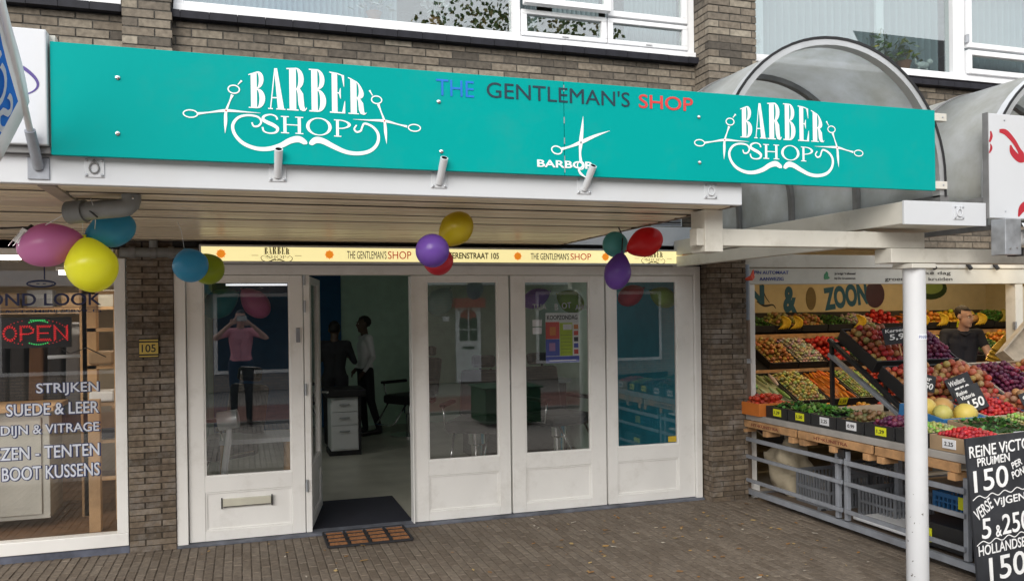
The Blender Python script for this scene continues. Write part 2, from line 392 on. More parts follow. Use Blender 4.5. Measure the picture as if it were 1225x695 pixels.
# upstairs rooms (one closed box per window)
def room(name, x0, x1, y0, y1, z0, z1, wall, floor, ceil, left=None, right=None, back=None, t=.05):
    struct(name+'_floor', B(x0, x1, y0, y1, z0-t, z0), floor); struct(name+'_ceiling', B(x0, x1, y0, y1, z1, z1+t), ceil)
    struct(name+'_back_wall', B(x0-t, x1+t, y1, y1+t, z0-t, z1+t), back or wall)
    struct(name+'_left_wall', B(x0-t, x0, y0, y1, z0-t, z1+t), left or wall); struct(name+'_right_wall', B(x1, x1+t, y0, y1, z0-t, z1+t), right or wall)
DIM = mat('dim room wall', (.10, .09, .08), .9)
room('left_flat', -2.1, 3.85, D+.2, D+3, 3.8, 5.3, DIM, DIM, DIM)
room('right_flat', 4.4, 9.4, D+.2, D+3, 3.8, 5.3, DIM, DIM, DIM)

NETM = bpy.data.materials.new('net curtain'); NETM.use_nodes = True
t_ = NETM.node_tree; t_.nodes.clear(); o_ = t_.nodes.new('ShaderNodeOutputMaterial'); a_ = t_.nodes.new('ShaderNodeBsdfTransparent'); b_ = t_.nodes.new('ShaderNodeBsdfDiffuse'); b_.inputs[0].default_value = (.55, .62, .66, 1)
tr_ = t_.nodes.new('ShaderNodeBsdfTranslucent'); tr_.inputs[0].default_value = (.6, .62, .64, 1); ad_ = t_.nodes.new('ShaderNodeMixShader'); ad_.inputs[0].default_value = .35
c_ = t_.nodes.new('ShaderNodeMixShader'); c_.inputs[0].default_value = .86; t_.links.new(b_.outputs[0], ad_.inputs[1]); t_.links.new(tr_.outputs[0], ad_.inputs[2])
t_.links.new(a_.outputs[0], c_.inputs[1]); t_.links.new(ad_.outputs[0], c_.inputs[2]); t_.links.new(c_.outputs[0], o_.inputs[0])
NETD = mat('greyish net curtain', (.34, .40, .45), .9)
def curtain(label, x0, x1, z0, z1, y, pl=.045, amp=.018, scal=0, m=None, group=None):
    q = MB(); n = int((x1-x0)/pl*8); rnd = random.Random(int(x0*31)); ph = 0; vs = []
    for i in range(n+1):
        ph += 2*PI/8*rnd.uniform(.75, 1.25); xx = x0+(x1-x0)*i/n
        yy = y+amp*math.sin(ph); zb = z0+(scal*abs(math.sin(xx*14)) if scal else 0)
        vs += [(xx, yy, zb), (xx, yy+.004*math.sin(ph*.3), z1)]
    q.add(vs, [(2*i, 2*i+2, 2*i+3, 2*i+1) for i in range(n)])
    o = put('curtain', q, m or NETM, smooth=True); tag(o, label, 'curtain', group); return o
curtain('white net curtain filling the upstairs window on the right in narrow pleats', 4.42, 6.9, 4.03, 5.2, D+.22, pl=.085, amp=.035)
curtain('white net curtain behind the opening sash at the far right', 7.0, 9.3, 4.03, 5.2, D+.22, pl=.085, amp=.035)
curtain('scalloped white net curtain hanging in the middle upstairs window', 2.62, 3.05, 4.24, 5.2, D+.2, scal=.04)
curtain('long white net curtain at the right edge of the left upstairs window', 3.32, 3.84, 4.0, 5.2, D+.22)
curtain('white curtain behind the long sky reflecting pane upstairs', -.35, 1.25, 4.02, 5.2, D+.24, m=NETD)
curtain('pale curtain at the side of the small lower pane upstairs', 2.3, 2.48, 4.0, 5.2, D+.22)
def frame_rect(par, x0, x1, z0, z1, y0, y1, wd, name='frame', m=WHITEP, bev=.004):
    for a in ((x0, x0+wd, z0, z1), (x1-wd, x1, z0, z1), (x0+wd, x1-wd, z0, z0+wd), (x0+wd, x1-wd, z1-wd, z1)):
        put(name, B(a[0], a[1], y0, y1, a[2], a[3]), m, par, bevel=bev)
w1 = thing('window', 'long upstairs window above the BARBER SHOP lettering, big pane left and small sashes right', 'window')
for a in ((-.45, 3.9, 3.946, 3.998, -.03, .10), (-.45, -.38, 4.0, 5.2, 0, .10), (3.83, 3.9, 4.0, 5.2, 0, .10), (2.185, 2.25, 4.0, 5.2, -.005, .10), (-.38, 2.185, 4.0, 4.035, 0, .10), (2.25, 3.83, 4.0, 4.012, .0, .10)):
    put('frame', B(a[0], a[1], D+a[4], D+a[5], a[2], a[3]), WHITEP, w1, bevel=.004)
put('pane', B(-.38, 2.185, D+.05, D+.056, 4.035, 5.2), GLASSUP, w1)
for xa, xb in ((2.255, 3.035), (3.045, 3.825)):
    s1 = put('sash', B(xa, xb, D-.02, D+.05, 4.195, 4.232), WHITEP, w1, bevel=.004)
    for a in ((xa, xb, 4.014, 4.05), (xa, xa+.05, 4.05, 4.195), (xb-.05, xb, 4.05, 4.195)): put('sash_bar', B(a[0], a[1], D-.02, D+.05, a[2], a[3]), WHITEP, w1, bevel=.004)
    put('pane', B(xa+.05, xb-.05, D+.01, D+.016, 4.05, 4.195), GLASSUP, w1)
    put('handle', B((xa+xb)/2-.03, (xa+xb)/2+.03, D-.035, D-.021, 4.028, 4.038), WHITEP, w1)
for xa, xb, yo, rx in ((2.255, 3.035, -.03, -.10), (3.045, 3.825, -.02, 0)):
    for a in ((xa, xb, 4.25, 4.30), (xa, xa+.055, 4.30, 5.1), (xb-.055, xb, 4.30, 5.1)):
        o = put('sash_bar', MB().box(a[0], a[1], 0, .06, a[2]-5.1, a[3]-5.1), WHITEP, w1, bevel=.004); o.location = (0, D+yo, 5.1); o.rotation_euler = (rx, 0, 0)
    o = put('pane', MB().box(xa+.055, xb-.055, .03, .036, 4.30-5.1, 0), GLASSUP, w1); o.location = (0, D+yo, 5.1); o.rotation_euler = (rx, 0, 0)
w2 = thing('window', 'upstairs window right of the brick pillar with pleated net curtain and figurines', 'window')
for a in ((4.39, 9.4, 3.975, 4.02, -.03, .1), (4.39, 4.42, 4.02, 5.2, 0, .1), (4.42, 6.86, 4.02, 4.052, 0, .1), (6.86, 7.0, 4.02, 5.2, -.005, .1), (7.0, 9.4, 4.02, 4.05, 0, .1)):
    put('frame', B(a[0], a[1], D+a[4], D+a[5], a[2], a[3]), WHITEP, w2, bevel=.004)
put('pane', B(4.42, 6.86, D+.05, D+.056, 4.052, 5.2), GLASSUP, w2)
for zz0, zz1 in ((4.052, 4.29), (4.315, 5.15)):
    frame_rect(w2, 7.02, 8.0, zz0, zz1, D-.035, D+.03, .05, 'sash')
    put('pane', B(7.07, 7.95, D, D+.006, zz0+.05, zz1-.05), GLASSUP, w2)
put('hinge', B(7.003, 7.019, D-.05, D-.008, 4.36, 4.44), STEEL, w2)
for xa in (4.62, 6.02): put('curtain_post', B(xa, xa+.09, D+.12, D+.15, 4.05, 5.2), WHITEP, w2)
w3 = thing('window', 'upstairs window cut off at the left of the frame above the white sign', 'window')
put('frame', B(-2.15, -.80, D-.03, D+.1, 3.946, 4.05), WHITEP, w3); put('pane', B(-2.15, -.86, D+.05, D+.056, 4.05, 5.2), GLASSUP, w3); put('frame', B(-.86, -.80, D, D+.1, 4.05, 5.2), WHITEP, w3)
# roof over the upper floor so sky does not pour in
struct('upper_wall_top', B(-2.3, 9.6, D-.02, D+3.1, 5.2, 5.45), WEATH)
def figurine(label, x, y, z, parts, m, cat='figurine'):
    q = MB()
    for c, r in parts: q.ell(c, r, 14, 9)
    o = put('figurine', q, m, smooth=True); o.location = (x, y, z); tag(o, label, cat)
PORC = mat('white porcelain', (.8, .8, .78), .25)
figurine('white porcelain cat sitting inside the window right of the pillar', 4.62, D+.13, 4.055, [((0, 0, .07), (.05, .045, .075)), ((.01, -.02, .165), (.035, .035, .035)), ((-.012, -.02, .2), (.01, .01, .022)), ((.032, -.02, .2), (.01, .01, .022)), ((-.06, -.01, .03), (.04, .02, .02))], PORC)
figurine('white porcelain bird figure behind the net curtain', 5.1, D+.13, 4.055, [((0, 0, .09), (.055, .04, .05)), ((.045, 0, .15), (.025, .025, .03)), ((.075, 0, .15), (.02, .008, .008)), ((0, 0, .03), (.03, .03, .03))], PORC)
figurine('small white dog statuette near the corner of the big right pane', 6.60, D+.13, 4.055, [((0, 0, .09), (.08, .03, .035)), ((.09, 0, .13), (.035, .028, .03)), ((-.05, 0, .035), (.012, .012, .04)), ((.05, 0, .035), (.012, .012, .04)), ((-.05, .02, .035), (.012, .012, .04)), ((.05, .02, .035), (.012, .012, .04)), ((-.09, 0, .12), (.01, .01, .035))], PORC)
def houseplant(label, x, y, z, s, cols):
    p = thing('potted_plant', label, 'plant', (x, y, z)); put('pot', MB().lathe([(.03*s, 0), (.05*s, .07*s), (.055*s, .08*s), (.05*s, .08*s)], 16), mat('terracotta pot', (.35, .14, .07), .8), p, smooth=True, angle=40)
    q = MB(); rnd = random.Random(int(x*50))
    for i in range(70):
        a = rnd.uniform(0, 2*PI); e = rnd.uniform(.1, 1.4); r = rnd.uniform(.05, .16)*s; q.col = rnd.choice(cols)
        c = Vector((math.cos(a)*math.cos(e)*r, math.sin(a)*math.cos(e)*r*.6, .08*s+math.sin(e)*r*1.2))
        u = Vector((rnd.uniform(-1, 1), rnd.uniform(-1, 1), rnd.uniform(-.3, 1))).normalized()*.03*s; v = Vector((rnd.uniform(-1, 1), rnd.uniform(-1, 1), rnd.uniform(-1, 1))).normalized()*.014*s
        q.add([c-u, c-v, c+u, c+v], [(0, 1, 2, 3)])
    put('foliage', q, PRODUCE, p, kind='stuff')
houseplant('green and yellow leafed plant inside the right upstairs window', 6.08, D+.14, 4.055, 1.5, [(.05, .12, .02), (.3, .3, .03), (.08, .15, .03)])
houseplant('small bushy plant next to the dog statuette upstairs', 6.38, D+.15, 4.055, 1.4, [(.05, .1, .02), (.25, .27, .04)])
houseplant('white flowered pot plant behind the long pane upstairs', 1.05, D+.14, 4.04, 1.2, [(.6, .6, .62), (.1, .14, .08)])
houseplant('second white flowered pot plant, beside the window mullion upstairs', 1.55, D+.14, 4.04, 1.1, [(.6, .6, .62), (.5, .5, .5), (.1, .14, .08)])

# ------------------------------------------------------------------ canopy of the barber shop
SZ, FY = 2.257, 3.85
cn = thing('canopy', 'flat canopy over the barber doors with white fascia and beige slatted ceiling', 'canopy')
put('fascia', B(-2.6, 2.553, FY, FY+.04, SZ-.003, 2.372), WHITEM, cn, bevel=.004)
put('deck', B(-2.6, 2.555, FY+.042, D-.02, 2.292, 2.362), DARKALU, cn)
put('slat_backing', B(-2.6, 2.535, FY+.042, D-.012, 2.272, 2.291), SLATGAP, cn)
put('edge_trim', B(2.536, 2.555, FY+.042, D-.012, SZ-.004, 2.291), mat('brown edge trim', (.16, .12, .09), .6), cn)
for i in range(23): put('joint_strip', B(-2.6, 2.534, FY+.0455+i*(D-.02-(FY+.045))/22-.020, FY+.0445+i*(D-.02-(FY+.045))/22+.002, SZ+.004, SZ+.0125) if i else B(-2.6, 2.534, FY+.0425, FY+.0445, SZ+.004, SZ+.0125), SLATGAP, cn)
put('joint_batten', B(-.80, -.735, FY+.042, D-.012, SZ-.008, 2.272), mat('joint batten', (.36, .31, .26), .5), cn)
nsl = 22; pitch_ = (D-.02-(FY+.045))/nsl
for xa, xb in ((-2.6, -.802), (-.733, 2.534)):
    me = None
    for i in range(nsl):
        y0 = FY+.045+i*pitch_
        if me is None:
            h_ = pitch_-.018
            me = MB().add([(xa, 0, SZ+.010), (xb, 0, SZ+.010), (xa, .012, SZ), (xb, .012, SZ), (xa, h_-.012, SZ), (xb, h_-.012, SZ), (xa, h_, SZ+.010), (xb, h_, SZ+.010), (xa, 0, SZ+.015), (xb, 0, SZ+.015), (xa, h_, SZ+.015), (xb, h_, SZ+.015)],
                          [(0, 1, 3, 2), (2, 3, 5, 4), (4, 5, 7, 6), (8, 9, 1, 0), (6, 7, 11, 10)]).mesh('slat', SLAT)
        o = bpy.data.objects.new('slat', me); C.objects.link(o); o.parent = cn; o.location = (0, y0, random.uniform(-.0012, .0012)); o.rotation_euler = (random.uniform(-.02, .02), 0, 0)
put('gutter_edge', B(-2.6, 2.55, FY+.004, FY+.05, 2.374, 2.385), ALU, cn)
# white band and vent on the wall right of the canopy
tag(struct('fascia_panel', B(2.2, 3.90, D-.10, D-.004, 2.262, 2.425), mat('bluish white panel', (.74, .78, .84), .4, var=.01)), 'blue white fascia panel on the wall right of the canopy edge', 'panel')['kind'] = 'thing'
vg = thing('vent_grille', 'small white louvred vent grille on the brick wall above the fascia panel', 'vent')
put('frame', B(3.44, 3.74, D-.02, D-.004, 2.44, 2.53), WHITEP, vg)
for i in range(4): put('slat', B(3.455, 3.725, D-.028, D-.0205, 2.45+i*.019, 2.461+i*.019), BLACK if i % 2 else GREYP, vg)

# ------------------------------------------------------------------ green sign
SY = 3.80
gs = thing('shop_sign', 'long teal green shop sign with white BARBER SHOP logos across the canopy front', 'sign')
put('board', B(-.729, 1.5155, SY, SY+.022, 2.366, 2.827), TEAL, gs, bevel=.0015); put('board', B(1.5185, 3.809, SY, SY+.022, 2.366, 2.827), TEAL, gs, bevel=.0015)
put('board_edge', B(-.729, 3.809, SY+.0225, SY+.03, 2.368, 2.825), mat('sign edge', (.02, .12, .11), .6), gs)
INKW = mat('white vinyl', (.86, .88, .88), .4, var=.0); INKN = mat('dark navy vinyl', (.012, .035, .055), .4); INKB = mat('blue vinyl', (.008, .17, .62), .4); INKR = mat('red vinyl', (.62, .05, .05), .4)
TY = SY-.0014
text_fit('THE', .877, 1.059, 2.716, 2.792, TY, INKB, gs)
text_fit('GENTLEMAN\'S', 1.122, 1.872, 2.722, 2.798, TY, INKN, gs)
text_fit('SHOP', 1.923, 2.232, 2.722, 2.792, TY, INKR, gs, bold=.008)
text_fit('BARBOR', 1.373, 1.671, 2.402, 2.438, TY, INKW, gs, bold=.02)
for bx, bz in ((-.478, 2.696), (-.481, 2.464), (.888, 2.686), (.897, 2.454), (2.265, 2.696), (2.266, 2.461)):
    put('bolt', MB().lathe([(.009, 0), (.009, .003), (.0055, .004), (.0055, .009), (.002, .0105)], 12, Matrix.Translation((bx, SY-.0005, bz)) @ Matrix.Rotation(PI/2, 4, 'X')), CHROME, gs)
# vector logo pieces
def ribbon(q, pts, y, closed=False, sub=6):
    P = [Vector((p[0], p[1], p[2])) for p in pts]; out = []
    for i in range(len(P)-1):
        p0 = P[max(i-1, 0)]; p1 = P[i]; p2 = P[i+1]; p3 = P[min(i+2, len(P)-1)]
        for k in range(sub):
            t = k/sub; out.append(.5*((2*p1)+(p2-p0)*t+(2*p0-5*p1+4*p2-p3)*t*t+(3*p1-p0-3*p2+p3)*t**3))
    out.append(P[-1]); vs = []
    for i, p in enumerate(out):
        d = out[min(i+1, len(out)-1)]-out[max(i-1, 0)]; n = Vector((-d.y, d.x)).normalized()*max(p.z, .0005)/2
        vs += [(p.x+n.x, y, p.y+n.y), (p.x-n.x, y, p.y-n.y)]
    q.add(vs, [(2*i, 2*i+1, 2*i+3, 2*i+2) for i in range(len(out)-1)])
def ring(q, cx, cz, rx, rz, w_, y, rot=0, n=24, a0=0, a1=2*PI, rix=None, riz=None):
    vs = []; cr, sr = math.cos(rot), math.sin(rot); rix = rx-w_ if rix is None else rix; riz = rz-w_ if riz is None else riz
    for i in range(n+1):
        a = a0+(a1-a0)*i/n
        for ex, ez in ((rx, rz), (rix, riz)):
            X, Z = ex*math.cos(a), ez*math.sin(a); vs.append((cx+X*cr-Z*sr, y, cz+X*sr+Z*cr))
    q.add(vs, [(2*i, 2*i+2, 2*i+3, 2*i+1) for i in range(n)])
def poly(q, pts, y): q.add([(a, y, b) for a, b in pts], [tuple(range(len(pts)))])
def glyph(ch):
    """pieces in unit coordinates"""
    R = lambda a, b, c, d: [(a, b), (c, b), (c, d), (a, d)]
    def HA(cx, cz, ro, rzo, ri, rzi, a0=-PI/2, a1=PI/2, n=12):
        out = []
        for i in range(n):
            a = a0+(a1-a0)*i/n; b = a0+(a1-a0)*(i+1)/n
            out.append([(cx+ro*math.cos(a), cz+rzo*math.sin(a)), (cx+ro*math.cos(b), cz+rzo*math.sin(b)), (cx+ri*math.cos(b), cz+rzi*math.sin(b)), (cx+ri*math.cos(a), cz+rzi*math.sin(a))])
        return out
    if ch == 'B': return [R(.14, 0, .5, 1), R(0, 0, .14, .03), R(0, .97, .14, 1)]+HA(.5, .765, .42, .235, .13, .205)+HA(.5, .265, .5, .265, .15, .235)
    if ch == 'A': return [[(.40, 1), (.58, 1), (.99, .0), (.60, .0)], [(.40, .98), (.44, .9), (.18, 0), (.11, 0)], R(.24, .27, .66, .30), R(0, -.002, .11, .028), R(.18, -.002, .29, .028), R(.5, -.002, .6, .028), R(.99, -.002, 1.06, .028)]
    if ch == 'R': return [R(.14, 0, .5, 1), R(0, 0, .14, .03), R(.5, 0, .62, .03), R(0, .97, .14, 1)]+HA(.5, .745, .42, .255, .13, .225)+[[(.52, .49), (.70, .52), (.88, .40), (.58, .40)], [(.58, .40), (.88, .40), (.93, .12), (.62, .14)], [(.62, .14), (.93, .12), (.98, .045), (.72, .02)], [(.98, .045), (1.06, .09), (1.07, .06), (.98, .0), (.86, -.005), (.72, .02)]]
    if ch == 'E': return [R(.14, 0, .5, 1), R(0, 0, .14, .03), R(0, .97, .14, 1), R(.5, .97, .95, 1), [(.95, .97), (.95, .70), (.92, .70), (.78, .97)], R(.5, 0, 1, .03), [(1, .03), (1, .33), (.97, .33), (.80, .03)], R(.5, .49, .72, .52), [(.72, .64), (.72, .37), (.69, .37), (.60, .49), (.60, .52), (.69, .64)]]
    if ch == 'H': return [R(.11, 0, .25, 1), R(.75, 0, .89, 1), R(.25, .48, .75, .54), R(0, 0, .11, .06), R(.25, 0, .36, .06), R(.64, 0, .75, .06), R(.89, 0, 1, .06), R(0, .94, .11, 1), R(.25, .94, .36, 1), R(.64, .94, .75, 1), R(.89, .94, 1, 1)]
    if ch == 'P': return [R(.12, 0, .28, 1), R(0, 0, .12, .06), R(.28, 0, .42, .06), R(0, .94, .12, 1)]+HA(.28, .73, .7, .27, .52, .21)
    if ch == 'O': return HA(.5, .5, .5, .52, .37, .46, 0, 2*PI, 28)
    return []
ARCH = [(-.27, .140), (-.249, .15), (-.21, .166), (-.141, .184), (-.044, .194), (.046, .194), (.136, .184), (.19, .166), (.219, .152), (.262, .118)]
def arch(x):
    for (a, za), (b, zb) in zip(ARCH, ARCH[1:]):
        if x <= b: return za+(zb-za)*max(0, (x-a)/(b-a))
    return ARCH[-1][1]
LET = [('B', -.249, -.180), ('A', -.168, -.099), ('R', -.088, -.008), ('B', .008, .082), ('E', .098, .166), ('R', .180, .256)]
LET2 = [('H', -.115, -.023, -.019, -.099), ('O', -.007, -.023, .105, -.100), ('P', .115, -.025, .192, -.102)]
ML = [(-.237, -.059, 7), (-.229, -.075, 8), (-.209, -.072, 9), (-.198, -.053, 9), (-.213, -.033, 9), (-.256, -.029, 10), (-.294, -.042, 12), (-.316, -.075, 14), (-.308, -.115, 15), (-.275, -.151, 17), (-.223, -.171, 18), (-.171, -.171, 20), (-.119, -.155, 24), (-.075, -.13, 28), (-.039, -.122, 30), (-.012, -.136, 22), (-.007, -.143, 4)]
MR_ = [(.216, -.045, 7), (.205, -.063, 8), (.216, -.076, 9), (.234, -.07, 9), (.241, -.053, 9), (.253, -.036, 10), (.29, -.05, 12), (.313, -.082, 14), (.308, -.125, 15), (.275, -.159, 17), (.223, -.173, 18), (.168, -.169, 20), (.114, -.148, 24), (.068, -.126, 28), (.036, -.122, 30), (.014, -.138, 22), (.009, -.144, 4)]
SCL = [(-.343, -.014), (-.2, -.016), (-.487, -.036), (-.458, -.034), (-.348, -.112), (-.316, .056), (-.31, .08), (-.293, .101), (-.277, .12)]
SCR = [(.343, -.019), (.2, -.02), (.481, -.043), (.447, -.039), (.351, -.123), (.315, .055), (.308, .075), (.29, .093), (.276, .116)]
def logo(parent, cx, cz, s, y, m, scissors=True, stretch=1, pin=None):
    def place(q, name, label=None):
        vs = [(cx+v[0]*s*stretch, y+v[1], cz+v[2]*s) for v in q.v]; q.v = vs; return put(name, q, m, parent, label=label)
    for ch, a, b in LET:
        q = MB(); dy = 0
        for pl in glyph(ch):
            dy -= .00004
            poly(q, [(a+u*(b-a), .004+v*(arch(a+u*(b-a))-.004)) for u, v in pl], dy)
        place(q, 'letter')
    for ch, x0, z1, x1, z0 in LET2:
        q = MB(); dy = 0
        for pl in glyph(ch): dy -= .00004; poly(q, [(x0+u*(x1-x0), z0+v*(z1-z0)) for u, v in pl], dy)
        place(q, 'letter')
    q = MB(); S = [(.93, .74, .008), (.84, .92, .007), (.52, 1.0, .006), (.15, .90, .010), (.08, .70, .014), (.35, .56, .016), (.68, .44, .016), (.93, .27, .014), (.84, .06, .009), (.45, -.01, .006), (.12, .08, .007), (.03, .30, .008)]
    ribbon(q, [(-.195+u*.07, -.101+v*.081, w_) for u, v, w_ in S], 0); place(q, 'letter')
    k = .00092
    for P_ in (ML, MR_): q = MB(); ribbon(q, [(a, b, w_*k) for a, b, w_ in P_], -.0006); place(q, 'moustache_emblem')
    if scissors:
        for P_ in (SCL, SCR):
            q = MB(); p, bl, rg, sh, bl2, sh2, rg2, fr, fr2 = P_; sgn = -1 if p[0] < 0 else 1
            ribbon(q, [(*bl, .001), ((bl[0]+p[0])/2, (bl[1]+p[1])/2, .006), (*p, .012), ((p[0]*.4+sh[0]*.6), (p[1]*.4+sh[1]*.6), .006), (*sh, .011)], -.0008)
            ring(q, rg[0], rg[1], .031, .0185, .0055, -.0009)
            ribbon(q, [(*bl2, .001), ((bl2[0]+p[0])/2, (bl2[1]+p[1])/2, .013), (p[0], p[1]-.004, .011), (p[0]*.4+sh2[0]*.6, p[1]*.4+sh2[1]*.6, .006), (*sh2, .013)], -.0010)
            ring(q, rg2[0], rg2[1], .026, .020, .0055, -.0011)
            ribbon(q, [(*fr, .004), ((fr[0]+fr2[0])/2, (fr[1]+fr2[1])/2, .005), (*fr2, .009)], -.0012)
            place(q, 'scissors_emblem')
            if pin: q = MB(); q.ell((cx+p[0]*s, y-.0016, cz+p[1]*s), (.004, .0006, .004), 8, 5); put('pivot_dot', q, pin, parent)
PIN = mat('red pivot dot', (.6, .1, .08), .4)
logo(gs, .29, 2.60, 1.0, SY-.0015, INKW, pin=PIN)
logo(gs, 2.772, 2.60, 1.035, SY-.0015, INKW, pin=PIN)
q = MB()
ribbon(q, [(1.617, 2.662, .001), (1.611, 2.60, .014), (1.603, 2.532, .020), (1.598, 2.48, .011), (1.602, 2.438, .016)], TY-.0002)
ring(q, 1.601, 2.418, .021, .022, .006, TY-.0003)
ribbon(q, [(1.588, 2.40, .008), (1.60, 2.378, .012), (1.628, 2.360, .004)], TY-.0004)
ribbon(q, [(1.761, 2.598, .001), (1.68, 2.568, .013), (1.603, 2.532, .018), (1.545, 2.508, .010), (1.50, 2.494, .014)], TY-.0005)
ring(q, 1.475, 2.488, .030, .022, .0065, TY-.0006, rot=-.2)
put('scissors_emblem', q, INKW, gs)
put('pivot_dot', MB().ell((1.603, TY-.0012, 2.532), (.006, .0008, .006), 10, 5), STEEL, gs)
for zc in (2.797, 2.64, 2.54, 2.45, 2.40): put('seam_cover', B(1.514, 1.519, SY-.0012, SY, zc-.02, zc+.012), STEEL, gs)
for zb in (2.792, 2.40):
    br = put('end_bracket', B(3.811, 3.90, SY+.004, SY+.05, zb-.022, zb+.022), WEATH, gs, bevel=.002)
    put('bolt', MB().ell((3.87, SY+.003, zb), (.006, .003, .006), 8, 5), STEEL, gs)

# ------------------------------------------------------------------ flag pole holders on the fascia
def holder(label, x, z, tubed=True, y=FY, paint=WHITEM, grp=None, lean=0.0):
    h = thing('flagpole_holder', label, 'flagpole holder', (x, y, z))
    put('base_plate', MB().box(-.038, .038, -.006, 0, -.040, .040), paint, h, bevel=.002)
    for sx in (-1, 1):
        for sz in (-1, 1): put('bolt', MB().lathe([(.006, 0), (.006, .004), (.002, .006)], 8, Matrix.Translation((sx*.029, -.006, sz*.031)) @ Matrix.Rotation(PI/2, 4, 'X')), STEEL, h)
    if tubed:
        q = MB(); d = Vector((lean, -.62, .80)).normalized(); a = Vector((0, -.004, -.018)); b = a+d*.135
        q.tube([a, b], [.017, .0185], 16, cap=False); q.tube([b, b+d*.0005], [.0185, .0142], 16, cap=False)
        put('socket_tube', q, paint, h, smooth=True, angle=40); put('socket_bore_shade', MB().tube([b-d*.04, b+d*.0004], .0140, 16, cap=False), BLACK, h, smooth=True); put('socket_bottom_shade', MB().ell(tuple(b-d*.045), (.013, .013, .004), 10, 4), BLACK, h)  # bore and bottom coloured black for the shade inside the tube
    else:
        q = MB(); q.tube([(0.018*math.cos(a), -.012, -.002+.022*math.sin(a)) for a in [i*PI/6 for i in range(-5, 10)]], .0032, 6); put('hook_ring', q, DARKALU if lean == 0 else WHITEM, h, smooth=True)
        q = MB(); q.bar((-.012, -.012, .016), (.002, -.012, .034), .004, .004); q.bar((.014, -.012, .016), (.0, -.012, .034), .004, .004); put('hook_tip', q, DARKALU if lean == 0 else WHITEM, h)
    return h
holder('flat plate with dark wire hook on the fascia, left of the logo', -.578, 2.326, False)
holder('white flagpole socket below the left moustache logo', .16, 2.335, True, lean=.02)
holder('white flagpole socket below the word THE', .895, 2.33, True, lean=.06)
holder('white flagpole socket overlapping the BARBOR lettering', 1.637, 2.325, True, lean=.12)
holder('painted hook plate near the right end of the white fascia', 2.359, 2.323, False, lean=1)

# ------------------------------------------------------------------ left neighbour: sign and flag
ls = thing('shop_sign', 'plain white lightbox sign with a purple swirl at the left edge', 'sign')
put('board', B(-2.3, -.738, SY-.02, SY+.10, 2.40, 2.868), WHITEM, ls, bevel=.006)
put('lower_rail', B(-2.3, -.733, SY+.01, SY+.09, 2.372, 2.398), DARKALU, ls)
put('side_flashing', B(-.737, -.715, SY+.03, SY+.09, 2.40, 2.86), WEATH, ls)
q = MB(); ribbon(q, [(-1.0, 2.745, .006), (-.90, 2.738, .010), (-.82, 2.705, .014), (-.772, 2.655, .011), (-.785, 2.615, .006), (-.86, 2.585, .004), (-.97, 2.575, .002)], SY-.0215); put('swirl_emblem', q, mat('purple vinyl', (.06, .03, .22), .4), ls)
fp = thing('flag', 'blue and white banner flag on a white pole leaning out at the left', 'flag')
base = Vector((-.785, FY-.006, 2.318)); tip = base+Vector((-.022, -.44, .51))*1.9; dd = (tip-base).normalized()
put('base_plate', MB().box(base.x-.04, base.x+.04, FY-.008, FY, 2.27, 2.36), GREYP, fp, bevel=.002)
put('socket_tube', MB().tube([base, base+dd*.17], .021, 14), GREYP, fp, smooth=True, angle=40)
put('pole', MB().tube([base+dd*.12, tip], .013, 12), WHITEP, fp, smooth=True)
q = MB(); n_ = 14; vs = []
BL = mat('blue flag cloth', (.01, .16, .62), .7); WHF = mat('white flag cloth', (.78, .8, .82), .7)
for i in range(n_+1):
    c = base+dd*(.26+i*.075)
    for j, o2 in enumerate((-.035, .04, .20, .235)): vs.append((c.x-o2*.40+.004*math.sin(i*.9+j), c.y+.006*math.sin(i*1.1+j*2), c.z-o2*.92))
for i in range(n_):
    for j in range(3):
        q.m = 1 if (j == 1 and i > 0) else 0; q.add([], []); q.f.append((4*i+j, 4*i+j+1, 4*i+4+j+1, 4*i+4+j)); q.mi.append(q.m)
q.v = vs; fl = put('banner', q, [WHF, BL], fp, smooth=True); sm = fl.modifiers.new('thick', 'SOLIDIFY'); sm.thickness = .002
me = text_mesh('SGNINEPO', .004, .01)
for v in me.vertices:
    u_, w_ = v.co.x*.17, v.co.y*.17; c = base+dd*(.33+u_); o2 = .185-w_; v.co = (c.x-o2*.40+.006, c.y-.012, c.z-o2*.92)
me.materials.clear(); me.materials.append(INKW); put('lettering', me, INKW, fp)

# ------------------------------------------------------------------ barrel vault canopy
POLY = bpy.data.materials.new('clouded polycarbonate'); POLY.use_nodes = True
t_ = POLY.node_tree; b_ = t_.nodes['Principled BSDF']; o_ = t_.nodes['Material Output']
n_ = t_.nodes.new('ShaderNodeTexNoise'); n_.inputs['Scale'].default_value = 3.5; n_.inputs['Detail'].default_value = 9; n_.inputs['Roughness'].default_value = .65
g_ = t_.nodes.new('ShaderNodeNewGeometry'); t_.links.new(g_.outputs['Position'], n_.inputs['Vector'])
r_ = t_.nodes.new('ShaderNodeValToRGB'); r_.color_ramp.elements[0].position = .35; r_.color_ramp.elements[0].color = (.66, .66, .61, 1); r_.color_ramp.elements[1].position = .65; r_.color_ramp.elements[1].color = (.84, .86, .86, 1)
t_.links.new(n_.outputs['Fac'], r_.inputs[0]); t_.links.new(r_.outputs[0], b_.inputs['Base Color']); b_.inputs['Roughness'].default_value = .35
n5 = t_.nodes.new('ShaderNodeTexNoise'); n5.inputs['Scale'].default_value = 1.6; n5.inputs['Detail'].default_value = 10; n5.inputs['Roughness'].default_value = .75; t_.links.new(g_.outputs['Position'], n5.inputs['Vector'])
m5 = t_.nodes.new('ShaderNodeMapRange'); m5.inputs['From Min'].default_value = .5; m5.inputs['From Max'].default_value = .66; m5.inputs['To Max'].default_value = .30; t_.links.new(n5.outputs['Fac'], m5.inputs['Value'])
